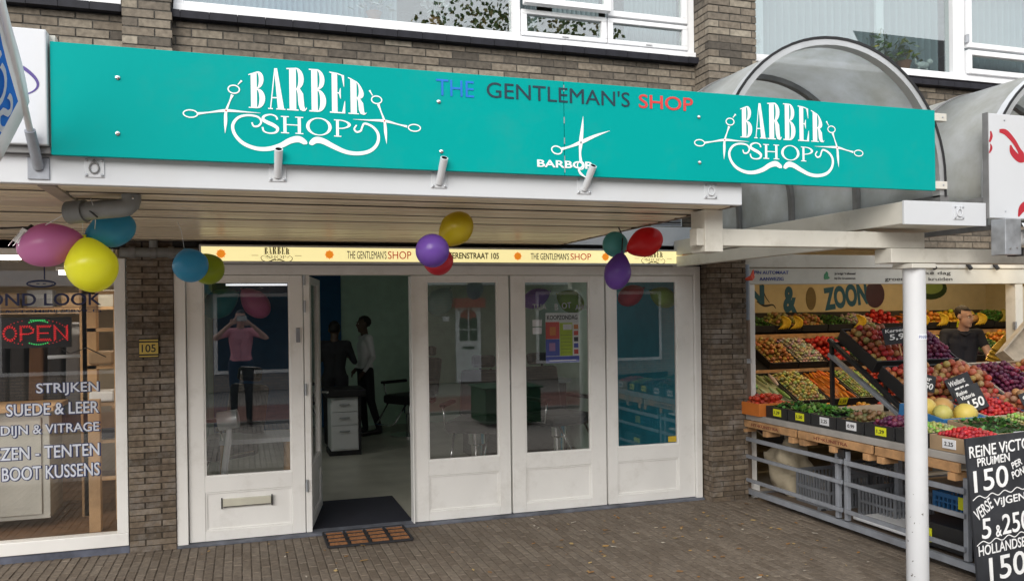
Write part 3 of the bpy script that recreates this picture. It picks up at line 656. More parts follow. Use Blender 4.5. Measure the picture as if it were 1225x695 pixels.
x5 = t_.nodes.new('ShaderNodeMix'); x5.data_type = 'RGBA'; x5.inputs[7].default_value = (.36, .35, .24, 1); t_.links.new(m5.outputs[0], x5.inputs[0]); t_.links.new(r_.outputs[0], x5.inputs[6]); t_.links.new(x5.outputs[2], b_.inputs['Base Color'])
tl_ = t_.nodes.new('ShaderNodeBsdfTranslucent'); t_.links.new(x5.outputs[2], tl_.inputs[0]); ms_ = t_.nodes.new('ShaderNodeMixShader'); ms_.inputs[0].default_value = .55
tp_ = t_.nodes.new('ShaderNodeBsdfTransparent'); tp_.inputs[0].default_value = (.68, .71, .74, 1); ms2_ = t_.nodes.new('ShaderNodeMixShader'); ms2_.inputs[0].default_value = .42
t_.links.new(b_.outputs[0], ms_.inputs[1]); t_.links.new(tl_.outputs[0], ms_.inputs[2]); t_.links.new(ms_.outputs[0], ms2_.inputs[1]); t_.links.new(tp_.outputs[0], ms2_.inputs[2]); t_.links.new(ms2_.outputs[0], o_.inputs[0])
VR, VZ = .742, 2.44
def vault(label, cx, y0=3.83, y1=D-.03, lz=2.335):
    v = thing('barrel_vault_canopy', label, 'canopy')
    prof = [(cx-VR, lz)]+[(cx-VR*math.cos(a), VZ+VR*math.sin(a)) for a in [PI*i/32 for i in range(33)]]+[(cx+VR, 2.335)]
    ribs = [y0+.02, y0+.70, y0+1.38, y0+2.06, y1-.02]
    for ya, yb in zip(ribs, ribs[1:]):
        q = MB(); vs = []
        for X, Z in prof: vs += [(X, ya+.012, Z), (X, yb-.012, Z)]
        q.add(vs, [(2*i, 2*i+1, 2*i+3, 2*i+2) for i in range(len(prof)-1)])
        o = put('skin_panel', q, POLY, v, smooth=True); s_ = o.modifiers.new('t', 'SOLIDIFY'); s_.thickness = .004
    for k, yr in enumerate(ribs):
        q = MB(); vs = []; wd = .028 if k == 0 else .02
        for i, (X, Z) in enumerate(prof):
            if Z > VZ: nx, nz = (X-cx)/VR, (Z-VZ)/VR
            else: nx, nz = (1 if X > cx else -1), 0
            for dr, dy in ((.012, -wd), (.012, wd), (-.030, wd), (-.030, -wd)): vs.append((X+nx*dr, yr+dy, Z+nz*dr))
        q.add(vs, [(4*i+j, 4*i+(j+1) % 4, 4*i+4+(j+1) % 4, 4*i+4+j) for i in range(len(prof)-1) for j in range(4)])
        put('rib', q, ALU if k == 0 else DARKALU, v)
    q = MB(); vs = []
    for i, (X, Z) in enumerate(prof):
        nx, nz = ((X-cx)/VR, (Z-VZ)/VR) if Z > VZ else ((1 if X > cx else -1), 0)
        for dr, dy in ((.016, -.033), (.016, -.026), (.002, -.026), (.002, -.033)): vs.append((X+nx*dr, y0+.02+dy, Z+nz*dr))
    q.add(vs, [(4*i+j, 4*i+(j+1) % 4, 4*i+4+(j+1) % 4, 4*i+4+j) for i in range(len(prof)-1) for j in range(4)]); put('gasket', q, BLACK, v)
    for sx, bz in ((-1, lz-.015), (1, 2.32)): put('bottom_rail', B(cx+sx*VR-.03, cx+sx*VR+.03, y0+.06 if bz > 2.35 else y0-.01, y1, bz-.015, bz+.025), DARKALU, v)
    return v
vault('barrel vault canopy with grey plastic skin directly behind the right logo of the green sign', 3.15, lz=2.40)
vault('second barrel vault canopy, behind the white sign with red swirls', 4.985)
bm_ = thing('gutter_beam', 'white box gutter beam running back between the two barrel vaults', 'beam')
put('box', B(3.60, 4.19, 3.83, D-.12, 2.175, 2.302), WEATH, bm_, bevel=.004)
put('end_cover', B(3.595, 4.195, 3.812, 3.829, 2.17, 2.306), WHITEM, bm_, bevel=.002)
holder('hook plate on the white gutter end, left of the red swirl sign', 3.985, 2.245, False, y=3.812, lean=1)
bc = thing('beam', 'cream painted cross beam resting on the white round column', 'beam')
put('cross_bar', B(2.40, 3.98, 4.06, 4.14, 2.055, 2.150), WEATH, bc, bevel=.004)
put('stub_post', B(2.445, 2.56, 4.05, 4.20, 2.02, 2.255), WEATH, bc, bevel=.004)
put('side_bar', B(3.60, 3.66, 4.145, D-.1, 2.075, 2.165), WEATH, bc, bevel=.003)
put('lower_bar', B(3.70, 7.2, 4.03, 4.17, 1.965, 2.052), WEATH, bc, bevel=.004)
cl = thing('column', 'white round steel column with chipped paint in front of the fruit stand', 'column', (3.895, 4.06, 0))
q = MB(); q.lathe([(.064, 0), (.064, 1.93)], 36); PCOL = mat('chipped white paint', (.64, .65, .67), .4, var=.02, vscale=3, dirt=(.16, .15, .14), dscale=11, damt=.0)
# chips near the bottom
t_ = PCOL.node_tree; b_ = t_.nodes['Principled BSDF']; src = b_.inputs['Base Color'].links[0].from_socket
tc_ = t_.nodes.new('ShaderNodeTexCoord'); n1_ = t_.nodes.new('ShaderNodeTexNoise'); n1_.inputs['Scale'].default_value = 34; n1_.inputs['Detail'].default_value = 6
sx_ = t_.nodes.new('ShaderNodeSeparateXYZ'); t_.links.new(tc_.outputs['Object'], sx_.inputs[0]); t_.links.new(tc_.outputs['Object'], n1_.inputs['Vector'])
mr_ = t_.nodes.new('ShaderNodeMapRange'); mr_.inputs['From Min'].default_value = 0; mr_.inputs['From Max'].default_value = 1.2; mr_.inputs['To Min'].default_value = .665; mr_.inputs['To Max'].default_value = .76; t_.links.new(sx_.outputs['Z'], mr_.inputs[0])
gt_ = t_.nodes.new('ShaderNodeMath'); gt_.operation = 'GREATER_THAN'; t_.links.new(n1_.outputs['Fac'], gt_.inputs[0]); t_.links.new(mr_.outputs[0], gt_.inputs[1])
mx_ = t_.nodes.new('ShaderNodeMix'); mx_.data_type = 'RGBA'; mx_.inputs[7].default_value = (.13, .12, .11, 1); t_.links.new(gt_.outputs[0], mx_.inputs[0]); t_.links.new(src, mx_.inputs[6]); t_.links.new(mx_.outputs[2], b_.inputs['Base Color'])
put('shaft', q, PCOL, cl, smooth=True, angle=40)
put('cap_plate', MB().box(-.09, .09, -.08, .08, 1.931, 1.958), WEATH, cl, bevel=.003)
q = MB(); A0, A1 = math.radians(243), math.radians(312); vs = []
for i in range(9):
    a = A0+(A1-A0)*i/8
    for r_, z in ((.0645, 1.50), (.0645, 1.535), (.066, 1.535), (.066, 1.50)): vs.append((r_*math.cos(a), r_*math.sin(a), z))
q.add(vs, [(4*i+j, 4*i+(j+1) % 4, 4*i+4+(j+1) % 4, 4*i+4+j) for i in range(8) for j in range(4)]+[(0, 1, 2, 3), (32, 35, 34, 33)]); put('sticker', q, TAGW, cl)
tx = text_fit('PINNEN', .004, .074, 1.508, 1.527, 0, mat('blue ink', (.02, .08, .4), .5), cl)
for v in tx.data.vertices: a = A0+v.co.x/.078*(A1-A0); v.co = (.0668*math.cos(a), .0668*math.sin(a), v.co.z)
# right neighbour: swirl sign, awning cassette
rs = thing('shop_sign', 'white sign board with dark red swirls at the right edge', 'sign')
put('board', B(4.205, 6.2, SY, SY+.03, 2.218, 2.836), WHITEM, rs, bevel=.003)
put('edge_strip', B(4.197, 4.204, SY-.003, SY+.034, 2.215, 2.84), DARKALU, rs)
RED = mat('dark red vinyl', (.42, .015, .03), .4)
for P_ in ([(4.222, 2.73, .01), (4.228, 2.70, .02), (4.213, 2.665, .012)], [(4.22, 2.655, .006), (4.226, 2.63, .018), (4.21, 2.60, .008)], [(4.29, 2.735, .02), (4.34, 2.728, .035), (4.40, 2.68, .032), (4.44, 2.63, .03), (4.46, 2.60, .045), (4.475, 2.575, .02)], [(4.375, 2.655, .012), (4.39, 2.615, .04), (4.44, 2.575, .04), (4.48, 2.57, .02), (4.55, 2.62, .03), (4.68, 2.70, .03)], [(4.43, 2.23, .01), (4.46, 2.28, .05), (4.52, 2.31, .05), (4.62, 2.34, .03)]):
    q = MB(); ribbon(q, P_, SY-.001-.0004*random.random()); put('swirl_emblem', q, RED, rs)
for z in (2.80, 2.26): put('bolt', MB().ell((4.33, SY-.001, z), (.006, .004, .006), 8, 5), STEEL, rs)
aw = thing('awning_cassette', 'rolled up silver awning cassette with end bracket under the swirl sign', 'awning')
put('end_plate', B(4.215, 4.335, 3.70, 3.80, 1.995, 2.205), STEEL, aw, bevel=.004)
for z in (2.03, 2.035): put('bolt', MB().ell((4.25 if z == 2.03 else 4.30, 3.698, z), (.007, .004, .007), 8, 5), DARKALU, aw)
q = MB(); q.tube([(4.336, 3.78, 2.10), (6.2, 3.78, 2.10)], .05, 20); put('roller_tube', q, WHITEP, aw, smooth=True, angle=40)
q = MB(); q.add([(4.337, 3.70, 2.18), (6.2, 3.70, 2.18), (4.337, 3.66, 2.12), (6.2, 3.66, 2.12), (4.337, 3.665, 2.115), (6.2, 3.665, 2.115), (4.337, 3.79, 2.19), (6.2, 3.79, 2.19)], [(0, 2, 3, 1), (2, 4, 5, 3), (6, 0, 1, 7)]); put('hood', q, WHITEM, aw)
put('front_tube', MB().tube([(4.36, 3.69, 2.06), (6.2, 3.69, 2.06)], .017, 12), CHROME, aw, smooth=True)
put('arm_bracket', B(4.34, 4.40, 3.74, 3.80, 1.99, 2.04), BLACK, aw)

# ------------------------------------------------------------------ barber shop front
df = thing('door_frame', 'white wooden frame of the folding barber shop doors', 'door frame')
put('jamb', B(-.474, -.395, D-.02, D+.10, .0, 2.085), WHITE, df, bevel=.004); put('jamb', B(3.86, 3.918, D-.02, D+.10, .0, 2.085), WHITE, df, bevel=.004)
put('head', B(-.395, 3.86, D-.02, D+.10, 2.008, 2.085), WHITE, df, bevel=.004)
put('threshold', B(-.47, 3.92, D-.05, D+.10, -.002, .018), mat('blue grey threshold', (.12, .13, .16), .7, var=.3), df, bevel=.003)
put('packing', B(-.3, 3.93, D-.019, D+.09, 2.0875, 2.25), BLACK, df)
def door(label, x0, x1, gx0, gx1, gz0=.517, gz1=1.948, y=D, letterbox=False, grp='white folding door leaves'):
    d = thing('folding_door', label, 'door', group=grp)
    T = (y+.008, y+.055); zb, zt = .022, 2.004
    put('stile', B(x0+.003, gx0-.012, *T, zb, zt), WHITE, d, bevel=.003); put('stile', B(gx1+.012, x1-.003, *T, zb, zt), WHITE, d, bevel=.003)
    put('rail', B(gx0-.0118, gx1+.0118, *T, gz1+.012, zt), WHITE, d, bevel=.002); put('rail', B(gx0-.0118, gx1+.0118, *T, .385, gz0-.012), WHITE, d, bevel=.002)
    put('rail', B(gx0-.0118, gx1+.0118, *T, zb, .095), WHITE, d, bevel=.002)
    put('panel', B(gx0-.0115, gx1+.0115, y+.022, y+.05, .0955, .3845), WHITE, d)
    a, b, c, e = gx0-.0117, gx1+.0117, .0955, .3845
    q = MB()
    for (p, r, s_, u_) in ((a, b, c, c+.013), (a, b, e-.013, e)): q.box(p, r, y+.014, y+.0218, s_, u_)
    for (p, r) in ((a, a+.013), (b-.013, b)): q.box(p, r, y+.0145, y+.0217, c+.0132, e-.0132)
    put('moulding', q, WHITE, d)
    q = MB()
    for (p, r, s_, u_) in ((gx0-.0117, gx1+.0117, gz0-.0117, gz0), (gx0-.0117, gx1+.0117, gz1, gz1+.0117)): q.box(p, r, y+.016, y+.04, s_, u_)
    for (p, r) in ((gx0-.0117, gx0), (gx1, gx1+.0117)): q.box(p, r, y+.0162, y+.0398, gz0+.0002, gz1-.0002)
    put('glazing_bead', q, WHITE, d)
    put('glass_pane', B(gx0, gx1, y+.027, y+.033, gz0, gz1), GLASS, d)
    if letterbox:
        cx = .02
        lb = put('letterbox', B(cx-.175, cx+.175, y-.004, y+.0135, .268, .330), mat('cream letterbox flap', (.62, .60, .50), .3), d, bevel=.004)
        put('side_grip', B(cx-.185, cx-.176, y-.007, y+.01, .258, .338), BLACK, lb); put('side_grip', B(cx+.176, cx+.185, y-.007, y+.01, .258, .338), BLACK, lb)
        put('slot', B(cx-.17, cx+.17, y-.0065, y-.0045, .270, .274), BLACK, lb)
    return d
d1 = door('white door leaf with the letterbox, next to the numbered pillar', -.392, .452, -.265, .340, .51, 1.948, letterbox=True)
put('lock', B(.395, .425, D-.006, D+.008, 1.49, 1.60), GREYP, d1, bevel=.003)
for z in (1.93, 1.72, 1.08, .34): put('hinge', MB().tube([(.462, D-.004, z), (.462, D-.004, z+.09)], .009, 10), STEEL, d1)
door('white door leaf just right of the open doorway', 1.30, 2.123, 1.434, 2.010)
door('white door leaf showing the colourful poster', 2.133, 2.993, 2.267, 2.838)
door('white door leaf beside the right brick pillar', 3.003, 3.858, 3.110, 3.684)
put('post', B(1.290, 1.2995, D-.018, D+.09, .02, 2.0), WHITE, df); put('post', B(.455, .50, D+.012, D+.09, .02, 2.006), WHITE, df, bevel=.003)
# open leaf, built along +X then rotated inwards about its hinge
ol = door('open white door leaf folded into the shop, seen edge on', 0, .84, .13, .71, y=0)
put('pull_handle', MB().tube([(.795, .16, 1.05), (.795, .16, 1.74)], .014, 10), WHITEM, ol, smooth=True)
for z in (1.12, 1.66): put('handle_standoff', MB().tube([(.795, .056, z), (.795, .16, z)], .008, 8), CHROME, ol)
put('lever_handle', MB().tube([(.79, .0, 1.02), (.79, -.055, 1.02), (.70, -.055, 1.02)], .009, 8), CHROME, ol, smooth=True)
ol.location = (.515, D+.10, 0); ol.rotation_euler = (0, 0, math.radians(79.5))
# glass decorations
pg = mat('poster paper', (.62, .66, .66), .5)
po = thing('poster', 'colourful Sunday shopping poster behind the glass, red, blue and lime', 'poster')
PX0, PX1, PZ0, PZ1, PY = 2.455, 2.762, 1.262, 1.688, D+.040
put('sheet', B(PX0, PX1, PY, PY+.002, PZ0, PZ1), pg, po)
cols = dict(r=(.55, .07, .05), b=(.07, .10, .42), l=(.38, .52, .03), o=(.6, .22, .05), w=(.7, .72, .7), k=(.05, .05, .06), p=(.35, .2, .4))
def pp(x0, x1, z0, z1, c, dy=.001): put('print_block', B(PX0+x0*.307, PX0+x1*.307, PY-dy, PY, PZ0+z0*.426, PZ0+z1*.426), mat('print '+c, cols[c], .5), po)
pp(.0, .41, .48, .82, 'r'); pp(.42, .80, .14, .80, 'l'); pp(.0, .41, .14, .475, 'b'); pp(0, 1, 0, .13, 'b'); pp(.81, 1, .14, .80, 'w')
for i in range(5): pp(.84, .97, .17+i*.125, .26+i*.125, 'rbkro'[i], .0016)
pp(.52, .78, .66, .77, 'w', .0016); pp(.12, .3, .55, .72, 'o', .0016); pp(.1, .28, .24, .4, 'p', .0016); pp(.1, .9, .04, .055, 'w', .0016)
for i in range(6): pp(.45, .76, .2+i*.07, .205+i*.07, 'k', .0016)
text_fit('KOOPZONDAG', PX0+.015, PX1-.015, PZ1-.058, PZ1-.02, PY-.0012, INK, po, bold=.01)
for k_, (z, w_) in enumerate(((1.577, .085), (1.512, .083))): tag(put('paper_note', B(2.338, 2.338+w_, D+.040, D+.0415, z, z+.055), TAGW), 'small white paper note on the glass left of the poster, '+('upper one', 'lower one')[k_], 'note')
gl = mat('light glass lettering', (.42, .43, .45), .5)
ow = thing('window_lettering', 'faint pale letters across the top of the poster door pane', 'lettering')
text_fit('TUA', 2.335, 2.46, 1.715, 1.765, D+.025, gl, ow); text_fit('B', 2.535, 2.565, 1.712, 1.765, D+.025, gl, ow); text_fit('OT', 2.60, 2.685, 1.725, 1.775, D+.025, gl, ow, rot=.08); text_fit('AHO', 2.725, 2.835, 1.71, 1.755, D+.025, gl, ow)
tag(put('sticker', B(3.60, 3.69-.01, D+.022, D+.0262, .525, .575), mat('yellow sticker', (.6, .42, .04), .5)), 'small yellow sticker in the lower corner of the rightmost door pane', 'sticker')

# house number
hn = thing('house_number_plate', 'yellow and black house number plate on the left pillar', 'number plate')
HB = mat('brass yellow', (.55, .40, .08), .4); hy = D-.035
put('plate', B(-.712, -.578, hy-.012, hy-.003, 1.405, 1.545), BLACK, hn, bevel=.002); put('face', B(-.708, -.582, hy-.015, hy-.0125, 1.432, 1.515), HB, hn); put('trim', B(-.708, -.582, hy-.015, hy-.0125, 1.526, 1.536), HB, hn); put('trim', B(-.708, -.582, hy-.015, hy-.0125, 1.412, 1.42), HB, hn)
text_fit('105', -.692, -.598, 1.445, 1.502, hy-.0158, INK, hn, bold=.01)

# ------------------------------------------------------------------ yellow light box sign
ys = thing('light_box_sign', 'long cream light box sign above the barber doors', 'sign')
YY = D-.16
def fx(xw): return xw*YY/D      # seen position at the door plane moved to the box face
BX0, BX1, BZ0, BZ1 = fx(-.296), fx(3.92), 1.7+(2.098-1.7)*YY/D, 1.7+(2.234-1.7)*YY/D
put('casing', B(BX0, BX1, YY+.004, D-.021, BZ0, BZ1), ALU, ys, bevel=.003)
for a in ((BX0, BX1, BZ0, BZ0+.014), (BX0, BX1, BZ1-.014, BZ1), (BX0, BX0+.014, BZ0+.0142, BZ1-.0142), (BX1-.014, BX1, BZ0+.0142, BZ1-.0142)): put('frame', B(a[0], a[1], YY-.006, YY+.0035, a[2], a[3]), ALU, ys, bevel=.002)
put('face', B(BX0+.0145, BX1-.0145, YY-.002, YY+.0036, BZ0+.0145, BZ1-.0145), CREAMLIT, ys)
zc = (BZ0+BZ1)/2
def ytext(s, xa, xb, hh, m, bold=0, zo=0): text_fit(s, fx(xa), fx(xb), zc-hh/2+zo, zc+hh/2+zo, YY-.0035, m, ys, bold=bold)
PX = lambda p: None
ORG = mat('orange sun print', (.75, .24, .01), .5, emit=(1, .30, .02), estr=.32)
for xs in (-.142, .655, 2.20, 3.0, 3.775):
    q = MB(); X = fx(xs); vs = [(X, YY-.0035, zc)]
    for i in range(32): r = .027 if i % 2 else (.038 if i % 4 == 0 else .033); vs.append((X+r*math.cos(i*PI/16), YY-.0035, zc+r*math.sin(i*PI/16)))
    q.add(vs, [(0, 1+(i+1) % 32, 1+i) for i in range(32)]); put('sun_emblem', q, ORG, ys)
BRW = mat('brown print', (.13, .11, .03), .5); RDP = mat('red print', (.55, .05, .02), .5, emit=(.8, .06, .03), estr=.15)
logo(ys, fx(.26), zc-.002, .31, YY-.0036, BRW, False, 1.15); logo(ys, fx(3.46), zc-.002, .31, YY-.0036, BRW, False, 1.15)
for xc in (.26, 3.46):
    for s_ in (-1, 1): put('flourish_line', B(fx(xc)+s_*.155-.025, fx(xc)+s_*.155+.025, YY-.0032, YY-.0022, zc-.012, zc-.009), BRW, ys)
ytext('THE GENTLEMAN\'S', .79, 1.10, .062, INK); ytext('SHOP', 1.112, 1.30, .060, RDP)
ytext('HEERENSTRAAT 105', 1.575, 2.035, .05, BRW, .02)
ytext('THE GENTLEMAN\'S', 2.315, 2.66, .056, INK); ytext('SHOP', 2.675, 2.865, .054, RDP)

# ------------------------------------------------------------------ barber interior
room('barber', -.47, 3.93, D+.10, 12.75, 0, 2.55, BARBER_WALL, VINYL, CEIL)
struct('barber_lintel_wall', B(-.55, 4.0, D+.085, D+.099, 2.09, 2.6), DIM)
tag(put('wall_panel', B(-.4, 1.42, 12.70, 12.745, .02, 2.5), BARBER_BLUE), 'navy blue wall panel at the back of the barber shop', 'wall panel')
tag(put('wall_panel', B(4.00-.09, 3.925, 6.95, 8.6, .02, 2.5), TURQ), 'turquoise side wall panel behind the rightmost door pane', 'wall panel')
dm = thing('floor_mat', 'dark blue grey carpet mat inside the open doorway', 'mat')
put('pile', B(.50, 1.31, D+.11, 7.72, .0005, .010), mat('dark carpet', (.018, .020, .035), .95, bump=.8, bscale=200), dm, bevel=.004)
gm_ = thing('doormat', 'black rubber grating doormat with brown coir strips outside the doorway', 'mat', (.575, 6.16, .006))
for yy in (0, .105, .21, .315, .42): put('rib', MB().box(0, .62, yy-.008, yy+.008, 0, .014), DARK, gm_)
for xx in (-.008, .148, .303, .458, .612): put('crossbar', MB().box(xx, xx+.016, .0085, .4115, .0, .0138), DARK, gm_)
COIR = mat('coir strip', (.30, .13, .05), .95, var=.3, vscale=60, bump=.6)
for yy in range(4):
    for xx in range(4):
        for k in range(4): put('coir_strip', MB().box(.02+xx*.155, .14+xx*.155, .018+yy*.105+k*.021, .029+yy*.105+k*.021, 0, .012), COIR, gm_)

# cabinet
cb = thing('drawer_cabinet', 'white three drawer cabinet with dark worktop inside the barber shop', 'cabinet', (1.0, 10.15, 0))
put('body', MB().box(0, .33, .02, .42, .06, .70), WHITEP, cb, bevel=.004)
for z0, z1 in ((.08, .36), (.37, .52), (.53, .68)):
    dr = put('drawer', MB().box(.01, .32, 0, .019, z0, z1), WHITEP, cb, bevel=.003); put('handle', MB().box(.10, .22, -.015, -.001, z1-.07, z1-.058), STEEL, dr)
put('base', MB().box(-.02, .36, .02, .44, 0, .059), BLACK, cb); put('worktop', MB().box(-.06, .42, -.03, .5, .702, .80), BLACK, cb, bevel=.02)
put('side_panel', MB().box(.332, .36, .0, .45, .06, .70), BLACK, cb)
# ------------------------------------------------------------------ people
def cap(p0, r0, p1, r1, mi, sq=(1, 1)): return (Vector(p0), r0, Vector(p1), r1, mi, sq)
def person(label, loc, rz, joints, mats, scale=1.0, arms=True, hair_len=.0, voxel=.011, sleeves='long', legs=True, collar=False, group=None):
    """joints: dict of local coordinates, figure faces -Y. mats: [skin, top, trousers, shoe]"""
    J = dict(pel=(0, 0, .97), wst=(0, 0, 1.08), chs=(0, .005, 1.30), nck=(0, 0, 1.46), hd=(0, -.02, 1.61),
             shL=(.175, .01, 1.405), elL=(.23, .03, 1.13), wrL=(.245, -.03, .88), haL=(.245, -.05, .80),
             shR=(-.175, .01, 1.405), elR=(-.23, .03, 1.13), wrR=(-.245, -.03, .88), haR=(-.245, -.05, .80),
             hiL=(.095, 0, .93), knL=(.105, -.02, .50), anL=(.11, .02, .09), toL=(.125, -.15, .035),
             hiR=(-.095, 0, .93), knR=(-.105, -.02, .50), anR=(-.11, .02, .09), toR=(-.125, -.15, .035), face=(0, -1, 0))
    J.update(joints); V = {k: Vector(v) for k, v in J.items()}
    lr = (V['shL']-V['shR']).normalized()
    caps = []
    def c(a, ra, b, rb, mi): caps.append((Vector(a), ra, Vector(b), rb, mi))
    for s_ in (-1, 1):
        c(V['pel']+lr*.07*s_, .098, V['wst']+lr*.055*s_, .09, 1); c(V['wst']+lr*.055*s_, .09, V['chs']+lr*.075*s_, .105, 1)
        c(V['chs']+lr*.075*s_, .105, V['nck']+lr*.07*s_+Vector((0, 0, -.075)), .07, 1)
    c(V['chs'], .11, V['nck']-Vector((0, 0, .06)), .075, 1)
    fdir = Vector(J['face']).normalized()
    c(V['nck']-Vector((0, 0, .03)), .057, V['hd']-Vector((0, 0, .05)), .052, 0)
    for S in 'LR':
        sg = lr*(1 if S == 'L' else -1)
        c(V['nck']+sg*.04-Vector((0, 0, .05)), .058, V['sh'+S], .064, 1)
        am = V['sh'+S].lerp(V['el'+S], .55)
        c(V['sh'+S], .060, am, .050, 1); c(am, .049 if sleeves == 'long' else .045, V['el'+S], .041, 1 if sleeves == 'long' else 0)
        c(V['el'+S], .040, V['el'+S].lerp(V['wr'+S], .9), .029, 1 if sleeves == 'long' else 0); c(V['el'+S].lerp(V['wr'+S], .85), .027, V['wr'+S], .025, 0)
        c(V['wr'+S], .026, V['wr'+S].lerp(V['ha'+S], .8), .030, 0)
        if legs:
            c(V['hi'+S], .098, V['kn'+S], .062, 2); c(V['kn'+S], .061, V['an'+S], .044, 2); c(V['an'+S]-Vector((0, 0, .03)), .044, V['to'+S], .034, 3)
    h = V['hd']
    q = MB()
    for a, ra, b, rb, mi in caps:
        d = b-a; n = 14; z = d.normalized() if d.length > 1e-5 else Vector((0, 0, 1)); px = z.orthogonal().normalized(); py = z.cross(px); rings = []
        for i in range(1, 5): t = PI/2*i/5; rings.append((a-z*ra*math.cos(t), ra*math.sin(t)))
        rings.append((a, ra)); rings.append((b, rb))
        for i in range(4, 0, -1): t = PI/2*i/5; rings.append((b+z*rb*math.cos(t), rb*math.sin(t)))
        vs = [a-z*ra]+[p+(px*math.cos(2*PI*j/n)+py*math.sin(2*PI*j/n))*r for p, r in rings for j in range(n)]+[b+z*rb]
        e = len(vs)-1; fs = []
        for j in range(n):
            fs.append((0, 1+(j+1) % n, 1+j)); fs.append((e, 1+(len(rings)-1)*n+j, 1+(len(rings)-1)*n+(j+1) % n))
            for i in range(len(rings)-1): fs.append((1+i*n+j, 1+i*n+(j+1) % n, 1+(i+1)*n+(j+1) % n, 1+(i+1)*n+j))
        q.add(vs, fs)
    # head: skull + jaw + nose + ears, facing fdir
    side = Vector((0, 0, 1)).cross(fdir).normalized()
    HM = Matrix(((side.x, -fdir.x, 0, h.x), (side.y, -fdir.y, 0, h.y), (side.z, -fdir.z, 1, h.z), (0, 0, 0, 1)))  # local -Y is the face
    q.ell((0, .012, .035), (.076, .095, .085), 20, 14, HM); q.ell((0, -.018, -.03), (.062, .072, .085), 20, 14, HM); q.ell((0, -.055, -.085), (.032, .03, .028), 12, 8, HM)
    q.ell((0, -.098, -.012), (.014, .018, .018), 10, 8, HM); q.ell((0, -.092, .008), (.010, .014, .028), 10, 8, HM)
    q.ell((0, -.084, .032), (.05, .012, .010), 12, 6, HM); q.ell((0, -.085, -.045), (.026, .011, .008), 10, 6, HM)
    for s_ in (-1, 1): q.ell((s_*.077, .012, .0), (.012, .02, .032), 8, 6, HM)
    me = q.mesh('body', mats[0]); o = bpy.data.objects.new('person', me); C.objects.link(o)
    rm = o.modifiers.new('r', 'REMESH'); rm.mode = 'VOXEL'; rm.voxel_size = voxel; rm.use_smooth_shade = True
    sm = o.modifiers.new('s', 'SMOOTH'); sm.iterations = 3; sm.factor = .5
    me2 = bpy.data.meshes.new_from_object(o.evaluated_get(bpy.context.evaluated_depsgraph_get())); bpy.data.objects.remove(o)
    me2.name = 'body'
    me2.materials.clear()
    for m in mats: me2.materials.append(m)
    n = len(me2.polygons); ctr = np.empty(n*3); me2.polygons.foreach_get('center', ctr); ctr = ctr.reshape(-1, 3)
    best = np.full(n, 1e9); mi_ = np.zeros(n, int)
    for a, ra, b, rb, mi in caps:
        A = np.array(a); Bv = np.array(b-a); L2 = max(Bv@Bv, 1e-9); t = np.clip(((ctr-A)@Bv)/L2, 0, 1); dist = np.linalg.norm(ctr-A-t[:, None]*Bv, axis=1)-(ra+(rb-ra)*t)
        k = dist < best-1e-4; best[k] = dist[k]; mi_[k] = mi
    hc = np.array(h); mi_[np.linalg.norm(ctr-hc, axis=1) < .135] = 0
    pz = J['pel'][2]; tz = (ctr[:, 2] < pz+.0) & (mi_ == 1) & (np.abs(ctr[:, 0]-J['pel'][0]) < .2); mi_[tz] = 2
    me2.polygons.foreach_set('material_index', mi_.astype(np.int32)); me2.polygons.foreach_set('use_smooth', [True]*n)
    # fingers
    bmx = MB()
    for S in 'LR':
        wv = V['wr'+S]; hv = V['ha'+S]; d = (hv-wv).normalized(); sd_ = d.cross(Vector((0, 1, .2))).normalized() if abs(d.y) < .8 else d.cross(Vector((0, 0, 1))).normalized()
        nn = d.cross(sd_)
        for k, (off, ln) in enumerate(((-.027, .062), (-.009, .074), (.009, .07), (.027, .055))):
            a = hv+sd_*off-d*.015; b = a+d*ln*.5-nn*.006; e = b+d*ln*.42-nn*.022; bmx.tube([a, a+d*ln*.25, b, b.lerp(e, .6), e], [.0105, .010, .0095, .0088, .006], 8)
        a = wv.lerp(hv, .35)-sd_*.02; b = a-sd_*.028+d*.03; e = b-sd_*.004+d*.03; bmx.tube([a, b, e], [.013, .0105, .007], 8)
    bm = bmesh.new(); bm.from_mesh(me2); fm = bmx.mesh('f', mats[0], True); bm.from_mesh(fm); bm.to_mesh(me2); bm.free()
    root = thing('person', label, 'person', loc, rz, group); root.scale = (scale,)*3
    body = put('body', me2, None, root)
    # hair: shell over the skull
    q = MB(); n, m = 22, 12; vs = []; ids = {}
    for i in range(m+1):
        t = PI*i/m
        for j in range(n):
            a = 2*PI*j/n; x, y, z = math.sin(t)*math.cos(a), math.sin(t)*math.sin(a), math.cos(t)
            ids[i, j] = len(vs); rr = 1+.03*math.sin(j*5+i*3); vs.append((x*.0805*rr, .016+y*.100*rr, .038+z*.092*rr))
    fs = []
    for i in range(m):
        for j in range(n):
            t = PI*(i+.5)/m; a = 2*PI*(j+.5)/n; y = math.sin(t)*math.sin(a); z = math.cos(t)
            lim = .60 if y < -.35 else (-.05 if y < .1 else -.62)
            if z > lim: fs.append((ids[i, j], ids[i+1, j], ids[i+1, (j+1) % n], ids[i, (j+1) % n]))
    q.add(vs, fs, HM); ho = put('hair', q, HAIR, root, smooth=True); s2 = ho.modifiers.new('t', 'SOLIDIFY'); s2.thickness = .006
    EYE = mat('eye white', (.7, .7, .68), .3); IR = mat('dark iris', (.02, .015, .01), .2); LIP = mat('lips', (.30, .12, .10), .5)
    for s_ in (-1, 1):
        e_ = put('eye', MB().ell((s_*.030, -.0825, .012), (.013, .008, .007), 10, 7, HM), EYE, root, smooth=True); put('iris', MB().ell((s_*.030, -.0895, .012), (.0058, .003, .0058), 8, 6, HM), IR, e_)
        put('eyebrow', MB().ell((s_*.031, -.094, .037), (.019, .006, .0045), 8, 5, HM), HAIR, root)
